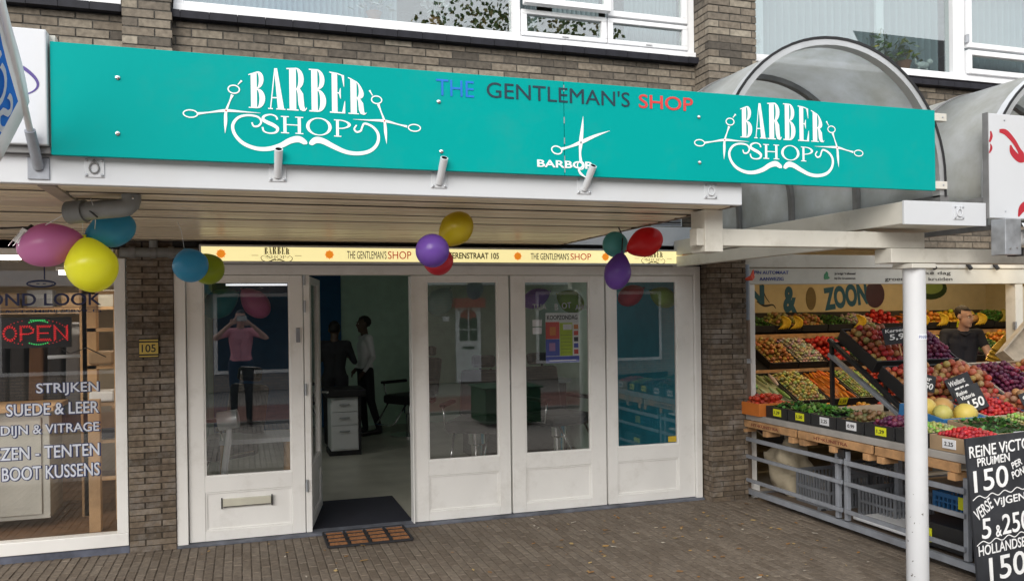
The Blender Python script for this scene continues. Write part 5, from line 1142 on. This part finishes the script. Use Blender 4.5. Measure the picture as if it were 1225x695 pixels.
q = MB(); q.ell((9.55, my, 1.96), (.30, .004, .16), 16, 10); put('avocado_painting', q, mat('dark green paint', (.02, .05, .01), .6), mw); q = MB(); q.ell((9.55, my-.004, 1.99), (.22, .004, .11), 16, 10); put('avocado_flesh', q, mat('green paint', (.25, .35, .08), .6), mw)

def lump(q, c, r, col, shape, rnd, M):
    q.col = tuple(min(1, max(0, x*rnd.uniform(.5, 1.0))) for x in col)
    if shape == 'round': q.ell(c, (r, r, r*.92), 8, 6, M)
    elif shape == 'long':
        a = rnd.uniform(-.25, .25); Mx = M @ Matrix.Translation(c) @ Matrix.Rotation(a, 4, 'Z'); q.ell((0, 0, 0), (r*.42, r*2.3, r*.4), 7, 6, Mx)
    elif shape == 'leaf':
        for k in range(5):
            Mx = M @ Matrix.Translation(c) @ Matrix.Rotation(rnd.uniform(0, 6.3), 4, 'Z') @ Matrix.Rotation(rnd.uniform(.2, 1.3), 4, 'X')
            q.col = tuple(min(1, x*rnd.uniform(.6, 1.35)) for x in col)
            q.add([(0, 0, 0), (r*.7, r*.6, r*.15), (r*.2, r*1.5, 0), (-r*.6, r*.7, r*.2)], [(0, 1, 2, 3)], Mx)
FR = {
 'red apples': ('round', .034, [(.45, .03, .03), (.5, .08, .04), (.5, .25, .08)]), 'dark plums': ('round', .024, [(.14, .02, .07), (.22, .03, .08)]), 'peaches': ('round', .034, [(.60, .22, .10), (.55, .10, .06), (.65, .35, .15)]),
 'oranges': ('round', .036, [(.75, .27, .02), (.7, .3, .03)]), 'lemons': ('round', .03, [(.75, .6, .05), (.7, .62, .1)]), 'tomatoes': ('round', .03, [(.6, .04, .02), (.55, .07, .03)]), 'green apples': ('round', .034, [(.28, .42, .06), (.35, .45, .1)]),
 'lettuce': ('leaf', .042, [(.10, .24, .04), (.16, .33, .06)]), 'herbs': ('leaf', .028, [(.05, .14, .03), (.08, .2, .04)]), 'cucumbers': ('long', .05, [(.03, .12, .02), (.05, .16, .03)]), 'carrots': ('long', .04, [(.75, .25, .02), (.7, .2, .02)]),
 'leeks': ('long', .055, [(.55, .6, .35), (.2, .35, .1)]), 'potatoes': ('round', .032, [(.42, .30, .14), (.38, .27, .12)]), 'mushrooms': ('round', .024, [(.6, .55, .45), (.5, .42, .32)]), 'red peppers': ('round', .042, [(.6, .03, .02), (.5, .02, .02)]),
 'yellow peppers': ('round', .042, [(.75, .5, .02), (.7, .45, .02)]), 'aubergines': ('long', .055, [(.04, .01, .04)]), 'yellow melons': ('round', .075, [(.75, .58, .12), (.7, .55, .15)]), 'green melons': ('round', .07, [(.35, .42, .2), (.45, .48, .28)]),
 'white grapes': ('round', .016, [(.4, .5, .12), (.45, .5, .2)]), 'strawberries': ('round', .018, [(.55, .02, .03), (.6, .04, .04)]), 'cauliflowers': ('round', .065, [(.62, .6, .45), (.2, .35, .1)]), 'kiwis': ('round', .025, [(.22, .15, .06)]), 'yellow plums': ('round', .024, [(.6, .5, .15), (.5, .48, .2)]), 'onions': ('round', .03, [(.45, .22, .06), (.5, .28, .1)]), 'pears': ('round', .034, [(.4, .42, .1), (.45, .38, .12)])}
def crate(label, kind, loc, w_, d_, h_, tilt, m, seed, tagc=None, tag_side='front', wall=.014, rz=0, board=None, layers=1.0):
    c = thing('fruit_crate', label, 'crate', loc, rz); c.rotation_euler = (tilt, 0, rz)
    put('bottom', MB().box(0, w_, 0, d_, 0, .012), m, c)
    put('front_panel', MB().box(0, w_, 0, wall, .0122, h_), m, c, bevel=.002); put('back_panel', MB().box(0, w_, d_-wall, d_, .0122, h_), m, c)
    put('side_panel', MB().box(0, wall, wall+.0002, d_-wall-.0002, .0122, h_*.98), m, c); put('side_panel', MB().box(w_-wall, w_, wall+.0002, d_-wall-.0002, .0122, h_*.98), m, c)
    if tagc:
        tm = TAGY if tagc == 'y' else TAGW
        if tag_side == 'front': t = put('price_tag', MB().box(w_*.3, w_*.3+.11, -.006, -.002, h_*.15, h_*.15+.085), tm, c); text_fit('1.'+'59', w_*.3+.015, w_*.3+.09, h_*.15+.02, h_*.15+.06, -.0075, INK, t)
        else:
            t = put('price_tag', MB().box(-.006, -.002, d_*.25, d_*.25+.105, h_*.22, h_*.22+.06), tm, c)
            tx = text_fit(('0.99', '1.29', '1.50', '2.25')[seed % 4], 0, .07, 0, .026, 0, INK, t); tx.rotation_euler = (0, 0, -PI/2); tx.location = (-.0075, d_*.25+.088, h_*.22+.017)
    shape, r, cs = FR[kind]; r *= .86 if r < .05 else 1; rnd = random.Random(seed*13+5); q = MB(); nx = max(1, int(w_/(r*2.0))); ny = max(1, int(d_/(r*(2.0 if shape != 'long' else 4.2))))
    R = c.rotation_euler.to_matrix().to_4x4(); M = Matrix.Translation(loc) @ R
    if shape == 'leaf': nx = int(w_/.055); ny = int(d_/.055)
    dome = h_*.5
    for lay in (((0,) if seed > 99 else (0, 1)) if shape == 'leaf' else ((0, 1) if 99 < seed < 108 else (0, 1, 2))):
        for i in range(nx-lay):
            for j in range(ny-lay):
                u = (i+.5+.5*lay)/nx; v = (j+.5+.5*lay)/ny
                if lay and rnd.random() < .25*lay: continue
                zz = h_*.72+lay*r*1.25+dome*(1-(2*u-1)**2)*(1-(2*v-1)**2)
                lump(q, (wall+u*(w_-2*wall)+rnd.uniform(-.2, .2)*r, wall+v*(d_-2*wall)+rnd.uniform(-.35, .35)*r, zz+rnd.uniform(-.15, .35)*r), r*rnd.uniform(.8, 1.12), rnd.choice(cs), shape, rnd, M)
    q.col = tuple(x*.6 for x in cs[0]); q.box(wall*1.1, w_-wall*1.1, wall*1.1, d_-wall*1.1, .013, h_*.66, M)
    o = put('fruit_pile', q, PRODUCE, smooth=True); tag(o, 'heap of %s filling the %s' % (kind, label.split(',')[0]), 'fruit heap', kind='stuff')
    return c
rows = [
 ('top shelf', 9.02, 1.40, .42, math.radians(12), ['herbs', 'pears', 'onions', 'herbs', 'mushrooms', 'red peppers', 'carrots', 'oranges', 'yellow peppers', 'yellow melons', 'lettuce', 'herbs'], 6.05),
 ('second shelf', 8.18, 1.00, .56, math.radians(27), ['onions', 'mushrooms', 'red peppers', 'herbs', 'carrots', 'yellow peppers', 'lemons', 'aubergines', 'herbs', 'oranges', 'pears', 'potatoes'], 5.75),
 ('third shelf', 7.50, .64, .60, math.radians(26), ['leeks', 'yellow plums', 'carrots', 'white grapes', 'tomatoes', 'kiwis', 'peaches', 'onions', 'peaches', 'potatoes'], 5.22),
 ('bottom shelf', 6.95, .38, .50, math.radians(20), ['aubergines', 'herbs', 'oranges', 'oranges', 'peaches', 'red apples', 'dark plums', 'potatoes'], 4.80)]
ORD = ['first', 'second', 'third', 'fourth', 'fifth', 'sixth', 'seventh', 'eighth', 'ninth', 'tenth', 'eleventh', 'twelfth']
sd0 = 0
for nm, y, z, dp_, ti, ks, xs in rows:
    for i, kd in enumerate(ks):
        sd0 += 1
        crate('black crate of %s, %s from the left on the %s inside the greengrocer' % (kd, ORD[i], nm), kd, (xs+i*.40, y, z), .385, dp_, .085, ti, CRATEB, sd0, tagc='y' if (sd0*7) % 9 == 0 else None)
for nm, y, z, ln, wd_ in (('upper', 8.98, 1.255, 5, .12), ('middle', 8.14, .90, 5, .10), ('lower', 7.46, .53, 5, .09)):
    q = thing('display_shelf', 'brown wooden %s board of the stepped fruit display' % nm, 'shelf'); put('front_board', B(4.9, 10.5, y, y+.02, z, z+wd_), WOOD, q)
    put('sloped_board', MB().add([(4.9, y+.021, z+.09), (10.5, y+.021, z+.09), (10.5, y+.65, z+.39), (4.9, y+.65, z+.39)], [(0, 1, 2, 3)]), BLACK, q)
    q.children[0].name = 'front_board'
BAN = mat('banana yellow', (.75, .50, .03), .45, var=.08, vscale=20, dirt=(.25, .15, .03), dscale=14, damt=.4)
def bananas(label, x, y, z, s=1.0, m=BAN, n=5):
    b = thing('banana_bunch', label, 'bananas', (x, y, z))
    for i in range(n):
        q = MB(); a = -.30+.16*i; P_ = []
        for k in range(7):
            t = k/6; bx_, bz_ = .062*math.sin(PI*t)+.01*t, .10-.20*t
            P_.append((s*(bx_*math.cos(a)-bz_*math.sin(a)+.018*i-.05), -s*.012*i-s*.02*math.sin(PI*t), s*(bx_*math.sin(a)+bz_*math.cos(a))))
        q.tube(P_, [r*s for r in (.006, .013, .018, .019, .018, .014, .005)], 8); put('banana', q, m, b, smooth=True)
    return b
for i, (px_, kk) in enumerate(((6.52, 'leftmost on the top shelf'), (6.70, 'second on the top shelf, touching the leftmost'), (7.68, 'in the middle of the top shelf'), (8.72, 'left of the white column'), (9.05, 'just right behind the white column'), (9.72, 'right of the column beside the seller'))):
    bananas('yellow banana bunch '+kk, px_, 8.98, 1.52, .85)
bananas('greenish banana bunch beside the head of the seller', 10.15, 8.98, 1.56, .9, mat('green banana', (.30, .25, .03), .5))

# ------------------------------------------------------------------ outside stand
st = thing('market_stand', 'grey steel rolling market stand in front of the greengrocer', 'market stand')
TX0 = 4.30
put('tabletop', B(TX0-.02, 7.3, 4.05, D-.06, .715, .765), mat('grey weathered board', (.38, .36, .34), .6, var=.1, dirt=(.2, .18, .16), damt=.4), st, bevel=.004)
for yy in (4.07, 5.16, 5.26, 6.50): put('post', B(TX0, TX0+.035, yy, yy+.035, .10 if yy != 6.50 else .03, .62), GREYP, st, bevel=.003)
for ya, yb in ((5.20, 6.53), (4.08, 5.17)):
    for z, w_ in ((.54, .035), (.385, .03), (.175, .03)): put('rail', MB().bar((TX0-.012, ya, z), (TX0-.012, yb, z), w_, .02, (1, 0, 0)), GREYP, st, bevel=.002)
put('bottom_rail', B(TX0+.0, TX0+.04, 3.98, 6.56, .045, .09), GREYP, st, bevel=.002)
put('bottom_rail', B(7.2, 7.24, 3.98, 6.56, .045, .09), GREYP, st); put('lower_deck', B(TX0+.06, 7.1, 4.05, 6.3, .06, .075), mat('brown plywood', (.16, .12, .09), .8), st)
put('hinge', B(TX0-.01, TX0+.04, 5.175, 5.255, .57, .63), BLACK, st); put('hinge', B(TX0-.01, TX0+.04, 6.535, 6.565, .57, .64), BLACK, st)
for yy in (5.6, 4.5):
    wl = put('wheel', MB().tube([(TX0+.10, yy, .045), (TX0+.14, yy, .045)], .045, 20), DARK, st, smooth=True, angle=40); put('fork', B(TX0+.085, TX0+.155, yy-.012, yy+.012, .05, .10), STEEL, wl)
put('inner_post', B(TX0+.42, TX0+.46, 5.1, 5.14, .08, .71), GREYP, st); put('inner_post', B(TX0+.42, TX0+.46, 6.45, 6.49, .08, .71), GREYP, st); put('inner_post', B(TX0+.42, TX0+.46, 4.3, 4.34, .08, .71), GREYP, st)
put('cross_rail', B(TX0+.46, 7.0, 6.45, 6.48, .55, .59), GREYP, st); put('jack', B(4.365, 4.43, 6.46, 6.50, .0, .14), WHITE, st)
# pallets whose ends show under the tabletop
for k, (ya, yb) in enumerate(((5.72, 6.53), (4.86, 5.69), (4.10, 4.83))):
    p = thing('pallet', ['rear wooden pallet under the stand top, nearest the shop', 'middle wooden pallet under the stand top with red stamp', 'front wooden pallet under the stand top, behind the column'][k], 'pallet')
    put('plank', B(TX0-.035, TX0-.015, ya, yb, .652, .712), WOOD, p, bevel=.002)
    for yy in (ya+.02, (ya+yb)/2-.03, yb-.09): put('block', B(TX0-.045, TX0+.09, yy, yy+.06, .600, .648), WOOD, p, bevel=.002)
    for xx in (.12, .26): put('plank', B(TX0+xx, TX0+xx+.08, ya, yb, .680, .712), WOOD, p)
    if k < 2:
        tx = text_fit('HT•KUNSTRA', 0, .38, 0, .025, 0, mat('burnt stamp', (.20, .05, .03), .8), p, name='stamp_lettering'); tx.rotation_euler = (0, 0, -PI/2); tx.location = (TX0-.0365, yb-.2, .668)
# front row of boxes with price tags along the left edge
fr = [('orange cardboard tray of tomatoes at the inner corner of the stand', 'tomatoes', mat('orange card', (.62, .18, .03), .6), None), ('black box of herbs with yellow tag, second from the shop on the stand edge', 'herbs', CRATEB, 'y'), ('black box of lettuce with yellow tag, third from the shop on the stand edge', 'lettuce', CRATEB, 'y'),
      ('black box of leeks with white tag, fourth from the shop on the stand edge', 'herbs', CRATEB, 'w'), ('black box of kiwis with white tag, fifth from the shop on the stand edge', 'kiwis', CRATEB, 'w'), ('black box of plums with yellow tag left of the column', 'dark plums', CRATEB, 'y'), ('black box of grapes with yellow tag, nearest the column on its left', 'white grapes', CRATEB, 'y'),
      ('brown box of sweets with white tag right of the column', 'strawberries', CARD, 'w')]
y = 6.48
for i, (lb, kd, m_, tg) in enumerate(fr):
    y -= .300
    crate(lb, kd, (TX0+(-.06 if i == 0 else .0), y, .768), .36, .285, .095 if i else .11, 0, m_, 100+i, tagc=tg, tag_side='left')
# ramp rack
rp = thing('display_rack', 'dark sloping rack carrying the tilted apple crates on the stand', 'rack')
for xx in (4.93, 5.8, 6.6, 7.4):
    for dz in (0, .13): put('rail', MB().bar((xx, 5.12, .80-dz*.4), (xx, 6.12 if xx < 6 else 5.62, (1.42 if xx < 6 else 1.11)-dz), .03, .045, (1, 0, 0)), GREYP if dz else CRATEB, rp, bevel=.003)
put('leg', B(4.92, 4.95, 6.08, 6.11, .766, 1.40), CRATEB, rp); put('leg', B(5.5, 5.53, 6.08, 6.11, .766, 1.40), CRATEB, rp); put('leg', B(7.0, 7.03, 5.58, 5.61, .766, 1.07), CRATEB, rp)
put('cross_rail', B(4.92, 5.85, 6.05, 6.08, 1.36, 1.40), CRATEB, rp); put('cross_rail', B(4.92, 7.5, 5.6, 5.63, 1.08, 1.11), CRATEB, rp)
RT = math.radians(31.5)
k1 = ['red apples', 'dark plums', 'peaches', 'peaches', 'tomatoes', 'red apples']; k2 = ['red apples', 'peaches', 'dark plums', 'peaches', 'pears', 'yellow plums']
for i in range(6):
    x = 4.95+i*.44
    if i < 2: crate('black crate of %s, %s from the left in the upper rack row' % (k1[i], ORD[i]), k1[i], (x, 5.62, 1.16), .42, .50, .11, RT, CRATEB if i < 3 else PINE, 200+i)
    crate('black crate of %s, %s from the left in the middle rack row' % (k2[i], ORD[i]), k2[i], (x, 5.16, .875), .42, .48, .11, RT, CRATEB if i < 2 else (CARD if i % 2 else PINE), 220+i)
k3 = ['yellow melons', 'strawberries', 'peaches', 'tomatoes', 'yellow plums', 'green melons']; k4 = ['herbs', 'white grapes', 'yellow plums', 'yellow plums', 'green melons', 'yellow melons']
for i in range(6):
    x = 4.72+i*.42
    crate('low crate of %s, %s from the left on the flat row of the stand' % (k3[i], ORD[i]), k3[i], (x, 4.68, .80), .40, .42, .10, math.radians(10), PINE if i % 2 else mat('blue tray', (.04, .18, .42), .5), 240+i)
    crate('low crate of %s, %s from the left on the front row of the stand' % (k4[i], ORD[i]), k4[i], (x, 4.22, .768), .40, .42, .09, math.radians(6), PINE if i > 1 else CARD, 260+i, tagc='w' if i == 0 else None)
def chalk_sign(label, x, y, z, w_, h_, lines, rot=-.35, ry=.0, rz=-.25):
    s_ = thing('price_sign', label, 'sign', (x, y, z)); s_.rotation_euler = (-.25, rot, rz)
    put('board', MB().box(-w_/2, w_/2, 0, .006, 0, h_), SLATE, s_, bevel=.001); put('stake', MB().box(-.006, .006, .0065, .014, -.1, h_*.8), WOOD, s_)
    for t, x0, x1, z0, z1 in lines: text_fit(t, x0*w_, x1*w_, z0*h_, z1*h_, -.0015, CHALK, s_, bold=.02, shear=.15)
chalk_sign('black chalk sign reading Wellant 750 on the fruit crates right of the column', 5.28, 4.98, .98, .20, .20, [('Wellant', -.42, .25, .68, .88), ('750', -.3, .3, .22, .58)])
chalk_sign('black chalk sign reading Reine Victoria 150 left of the Wellant sign', 5.12, 4.75, .93, .20, .19, [('Reine', -.42, .0, .76, .92), ('Victoria', -.35, .2, .56, .72), ('150', -.2, .42, .12, .48)])
chalk_sign('black chalk sign reading Cantaloup meloen 125 above the blackboard', 5.52, 4.52, .90, .24, .21, [('Cantaloup', -.42, .4, .74, .9), ('meloen', -.3, .2, .54, .7), ('125', -.2, .4, .1, .46)])
chalk_sign('black chalk sign 5,98 on the upper rack row left of the column', 5.12, 5.50, 1.40, .24, .14, [('5,98', -.3, .45, .2, .6), ('Kersen', -.4, .3, .7, .9)], rot=-.1)
chalk_sign('black chalk sign Elstar 150 low on the rack left of the column', 4.99, 5.12, 1.06, .18, .13, [('Elstar', -.4, .3, .6, .88), ('150', -.1, .4, .12, .5)], rot=.3)
# leaning empty wooden crates and box with golden lids
def lean_crate(label, loc, rot, s, m=PINE):
    c = thing('wooden_crate', label, 'crate', loc); c.rotation_euler = rot
    put('base', MB().box(0, s[0], 0, s[1], 0, .01), m, c)
    for a in ((0, s[0], 0, .012), (0, s[0], s[1]-.012, s[1])): put('side_board', MB().box(a[0], a[1], a[2], a[3], .0105, s[2]), m, c)
    for a in ((0, .012), (s[0]-.012, s[0])): put('end_board', MB().box(a[0], a[1], .0125, s[1]-.0125, .0105, s[2]), m, c)
lean_crate('pale wooden crate lying tilted in front of the seller, left side', (6.15, 5.85, 1.10), (.25, .5, -.15), (.5, .35, .1))
lean_crate('pale wooden crate leaning steeply at the right of the seller', (7.0, 5.95, .98), (1.1, -.65, .1), (.5, .36, .12))
gld = thing('gold_tray', 'shiny gold trays stacked right of the seller', 'tray', (7.75, 6.75, 1.02)); GOLD = mat('gold foil', (.45, .32, .06), .25, .8)
for i in range(4): o = put('tray', MB().box(0, .42, 0, .28, 0, .02), GOLD, gld, bevel=.006); o.location = (.03*i, 0, .04*i); o.rotation_euler = (.35, -.5, .2)
# items under the stand
q = MB(); q.ell((0, 0, 0), (.17, .20, .24), 26, 18); rnd = random.Random(4)
from mathutils import noise
q.v = [tuple(Vector(v)*(1+.55*noise.noise(Vector(v)*7)+.25*noise.noise(Vector(v)*19))) for v in q.v]
o = put('canvas_bag', q, mat('beige canvas', (.42, .36, .26), .9, var=.12, bump=.4), smooth=True); o.location = (4.56, 6.18, .32); tag(o, 'crumpled beige canvas bag hanging under the stand at the shop end', 'bag')
def grid_crate(label, loc, s, m=CRATEG):
    c = thing('plastic_crate', label, 'crate', loc)
    put('bottom', MB().box(0, s[0], 0, s[1], 0, .015), m, c)
    for (x0, x1, y0, y1) in ((0, s[0], 0, .012), (0, s[0], s[1]-.012, s[1]), (0, .012, .0125, s[1]-.0125), (s[0]-.012, s[0], .0125, s[1]-.0125)):
        put('rim', MB().box(x0, x1, y0, y1, s[2]-.03, s[2]), m, c); q = MB(); L = max(x1-x0, y1-y0); n = int(L/.035)
        for i in range(n+1):
            t = i/n*(L-.012)
            if x1-x0 > y1-y0: q.box(x0+t, x0+t+.012, y0, y1, .0155, s[2]-.0305)
            else: q.box(x0, x1, y0+t, y0+t+.012, .0155, s[2]-.0305)
        q.box(x0+.0003, x1-.0003, y0+.002, y1-.002, s[2]*.45, s[2]*.55); put('ribbed_side', q, m, c)
grid_crate('grey ribbed plastic crate under the stand beside the canvas bag', (4.46, 5.56, .076), (.38, .42, .27)); grid_crate('second grey plastic crate under the stand, deeper in the shade', (4.95, 5.6, .076), (.38, .55, .26)); grid_crate('third grey plastic crate under the middle of the stand', (4.60, 5.0, .076), (.36, .4, .22))
tag(put('foam_lid', B(4.38, 4.78, 4.62, 5.2, .100, .125), WHITEP, bevel=.008), 'white foam lid lying on the lower rail of the stand', 'lid')['kind'] = 'thing'
grid_crate('blue plastic crate with yellow tag under the stand right of the column', (4.5, 4.15, .32), (.4, .4, .12), mat('blue plastic', (.02, .12, .3), .5)); tag(put('price_card', B(4.484, 4.492, 4.2, 4.32, .36, .44), TAGY), 'yellow price card on the blue crate under the stand', 'card')
tag(put('black_box', B(4.37, 4.9, 4.12, 4.6, .10, .26), CRATEB, bevel=.004), 'black box at the bottom of the stand right of the column', 'box'); tag(put('price_card', B(4.355, 4.363, 4.42, 4.56, .13, .22), TAGY), 'yellow price card on the lowest black box', 'card')
tag(put('shop_plinth', B(4.40, 7.7, D-.01, D+.09, .0, .02), GREYP), 'grey threshold of the greengrocer', 'threshold')
# seller
sel, _ = person('dark haired greengrocer in a navy polo shirt standing behind the fruit crates', (7.82, 7.45, 0), -.50, dict(hd=(0, -.09, 1.60), nck=(0, -.03, 1.455), face=(.55, -.8, -.18), elL=(.25, -.12, 1.17), wrL=(.16, -.33, 1.03), haL=(.13, -.40, 1.0), elR=(-.26, -.10, 1.17), wrR=(-.16, -.32, 1.02), haR=(-.13, -.39, .99)), [SKIN, NAVY, JEANS, SHOE], .985, voxel=.009, sleeves='short')
put('collar', MB().tube([(-.07, -.07, 1.425), (0, -.125, 1.39), (.07, -.07, 1.425), (.075, .02, 1.455), (0, .06, 1.465), (-.075, .02, 1.455), (-.07, -.07, 1.425)], .012, 8), NAVY, sel, smooth=True)

# blackboard in front
bb = thing('blackboard', 'tall chalk blackboard with fruit prices at the bottom right corner', 'blackboard', (4.16, 3.86, .0)); bb.rotation_euler = (-.06, -.035, 0)
put('board', MB().box(0, .95, 0, .018, .0, .905), SLATE, bb, bevel=.002)
def bt(s, x0, x1, z0, z1, rot=0): text_fit(s, x0, x1, z0, z1, -.0015, CHALK, bb, bold=.008, shear=.08, rot=rot, name='chalk_lettering')
bt('REiNE ViCTORiA', -.0+.015, .62, .795, .865, .03); bt('PRUiMEN', .07, .325, .735, .785, .04); bt('150', .03, .30, .585, .715, .05); bt('PER', .335, .42, .70, .74, .3); bt('POND', .33, .47, .645, .69, .25)
bt('VERSE', .01, .16, .44, .51, .5); bt('ViJGEN', .17, .42, .475, .535, .05); bt('5', .06, .13, .30, .42, 0); bt('&', .165, .21, .30, .37, .1); bt('250', .22, .44, .31, .43, .03)
bt('HOLLANDSE BRAMEN', .02, .66, .215, .275, .04); bt('150', .09, .38, .05, .19, .04)
for z, x1 in ((.545, .7), (.275, .7)):
    q = MB(); ribbon(q, [(-.0+.01+i*.05, z+.010*(1 if i % 2 else -1)+i*.003, .006) for i in range(13)], -.0016); put('chalk_line', q, CHALK, bb)
put('prop', MB().bar((.5, .02, .85), (.5, .35, .02), .03, .02), WOOD, bb)

# ------------------------------------------------------------------ fallen leaves
q = MB(); rnd = random.Random(11)
for i in range(130):
    if i < 95: x = rnd.uniform(2.1, 4.2); y = rnd.uniform(4.5, 6.3)
    else: x = rnd.uniform(-.6, 2.6); y = rnd.uniform(5.1, 6.5)
    s_ = rnd.uniform(.008, .022) if i % 4 else rnd.uniform(.02, .034); q.col = rnd.choice([(.32, .16, .05), (.40, .24, .08), (.22, .12, .05), (.45, .32, .14), (.5, .45, .38)])
    M = Matrix.Translation((x, y, .004)) @ Matrix.Rotation(rnd.uniform(0, 6.3), 4, 'Z') @ Matrix.Rotation(rnd.uniform(-.25, .25), 4, 'X')
    q.add([(-s_, 0, .001), (-s_*.3, -s_*.5, .004), (s_*.5, -s_*.4, .002), (s_*1.1, 0, .006), (s_*.4, s_*.45, .003), (-s_*.4, s_*.4, .006)], [(0, 1, 2, 3, 4, 5)], M)
put('fallen_leaves', q, attr_mat('dry leaf', .8), kind='stuff')

# ================================================================== street behind the camera (seen in reflections)
ob = thing('building', 'brick house across the street reflected in the door panes', 'building')
OBY = -6.4
obm = brick_mat('far brick', [(0, (.10, .07, .05)), (1, (.2, .14, .10))])
def obx(m_, *a): return put('wall', B(*a), m_, ob)
m, t, b = _nodes('opposite brick'); g = t.nodes.new('ShaderNodeTexCoord'); k = t.nodes.new('ShaderNodeTexBrick'); mp = t.nodes.new('ShaderNodeMapping'); mp.inputs['Rotation'].default_value = (PI/2, 0, 0)
k.inputs['Scale'].default_value = 1; k.inputs['Brick Width'].default_value = .22; k.inputs['Row Height'].default_value = .065; k.inputs['Mortar Size'].default_value = .01; k.inputs['Color1'].default_value = (.30, .24, .19, 1); k.inputs['Color2'].default_value = (.40, .33, .26, 1); k.inputs['Mortar'].default_value = (.2, .19, .17, 1)
t.links.new(g.outputs['Object'], mp.inputs[0]); t.links.new(mp.outputs[0], k.inputs['Vector']); t.links.new(k.outputs['Color'], b.inputs['Base Color']); OBM = m
obx(OBM, -14, 22, OBY-5, OBY, 0, 4.2)
put('roof', MB().add([(-14, OBY+.3, 4.2), (22, OBY+.3, 4.2), (22, OBY-5, 6.0), (-14, OBY-5, 6.0)], [(0, 1, 2, 3)]), mat('dark roof tiles', (.05, .045, .045), .7, var=.3, vscale=20), ob)
for x0, x1, z0, z1 in ((-9, -5.6, .5, 2.2), (-4.8, -1.6, .5, 2.2), (-.6, 3.4, .4, 2.2), (7.0, 10.5, .4, 2.2), (11.5, 15, .4, 2.2)):
    wv = put('window', B(x0, x1, OBY, OBY+.05, z0, z1), WHITE, ob); put('pane', B(x0+.08, x1-.08, OBY+.051, OBY+.06, z0+.08, z1-.08), mat('dark far pane', (.03, .035, .04), .08), wv)
for i in range(8):
    x0 = -12+i*4.0; wv = put('window', B(x0, x0+2.4, OBY, OBY+.05, 2.9, 3.9), WHITE, ob); put('pane', B(x0+.08, x0+2.32, OBY+.051, OBY+.06, 2.98, 3.82), mat('dark far pane', (.03, .035, .04), .08), wv)
dr = put('door', B(4.93, 5.55, OBY, OBY+.08, 0.02, 2.0), WHITEP, ob)
put('pane', B(5.02, 5.46, OBY+.081, OBY+.09, 1.02, 1.58), mat('dark far pane', (.03, .035, .04), .08), dr)
q = MB(); q.ell((5.24, OBY+.085, 1.62), (.2, .006, .16), 18, 10); put('fanlight', q, mat('red awning', (.5, .03, .03), .6), dr); put('glazing_bar', B(5.225, 5.255, OBY+.091, OBY+.10, 1.02, 1.9), WHITEP, dr); put('glazing_bar', B(5.02, 5.46, OBY+.091, OBY+.10, 1.28, 1.30), WHITEP, dr); put('letter_slot', B(5.10, 5.38, OBY+.081, OBY+.095, .82, .88), BLACK, dr)
put('canopy', B(4.85, 5.6, OBY+.0, OBY+.35, 1.82, 2.05), mat('red awning', (.5, .03, .03), .6), ob); put('number_plate', B(4.62, 4.78, OBY, OBY+.01, 1.5, 1.62), WHITEP, ob)
put('band', B(-14, 22, OBY, OBY+.9, 2.35, 2.65), WHITEM, ob)
bn = thing('container', 'green market container across the street, reflected in the panes', 'container'); put('tub', B(3.42, 4.3, .55, 1.4, .03, .55), mat('green plastic', (.01, .08, .028), .6), bn, bevel=.02); put('lid', B(3.39, 4.33, .52, 1.43, .551, .58), mat('green plastic', (.01, .08, .028), .6), bn, bevel=.01)
def tree(x, y, h, label, seed):
    t = thing('tree', label, 'tree', (x, y, 0)); rnd = random.Random(seed); q = MB(); q.tube([(0, 0, 0), (.05, 0, h*.25), (0, .05, h*.55)], [.16, .12, .07], 10)
    for i in range(7): a = i*.9; q.tube([(0, 0, h*(.3+.04*i)), (math.cos(a)*h*.15, math.sin(a)*h*.15, h*(.5+.04*i)), (math.cos(a)*h*.24, math.sin(a)*h*.24, h*(.62+.04*i))], [.05, .03, .012], 6)
    put('trunk', q, mat('bark', (.10, .075, .05), .9), t); q = MB()
    for i in range(6000):
        u = Vector((rnd.gauss(0, 1), rnd.gauss(0, 1), rnd.gauss(0, 1))).normalized()*(rnd.random()**.4); c = Vector((u.x*h*.30, u.y*h*.30, h*.68+u.z*h*.30)); c += Vector((noise.noise(c*.8), noise.noise(c*.8+Vector((9, 0, 0))), 0))*.8
        q.col = rnd.choice([(.05, .10, .02), (.08, .14, .03), (.12, .16, .04), (.2, .17, .04)]); a = Vector((rnd.uniform(-1, 1), rnd.uniform(-1, 1), rnd.uniform(-1, 1))).normalized()*.065; b = a.orthogonal().normalized()*.042
        q.add([c-a, c-b, c+a, c+b], [(0, 1, 2, 3)])
    put('crown', q, PRODUCE, t, kind='stuff')
tree(5.9, -4.8, 9.4, 'street tree reflected in the left upstairs pane', 3); tree(14.6, -5.0, 8.0, 'street tree reflected in the right upstairs window', 5)
ob2 = thing('building', 'taller brick house with dark roof further down the street, seen only in reflections', 'building')
put('wall', B(16.9, 36, -12, -5.2, 0, 7.4), OBM, ob2); put('roof', MB().add([(16.6, -4.9, 7.4), (36, -4.9, 7.4), (36, -8.5, 10.5), (18.6, -8.5, 10.5)], [(0, 1, 2, 3)]), mat('dark roof tiles', (.05, .045, .045), .7), ob2)
print('objects', len(bpy.data.objects))
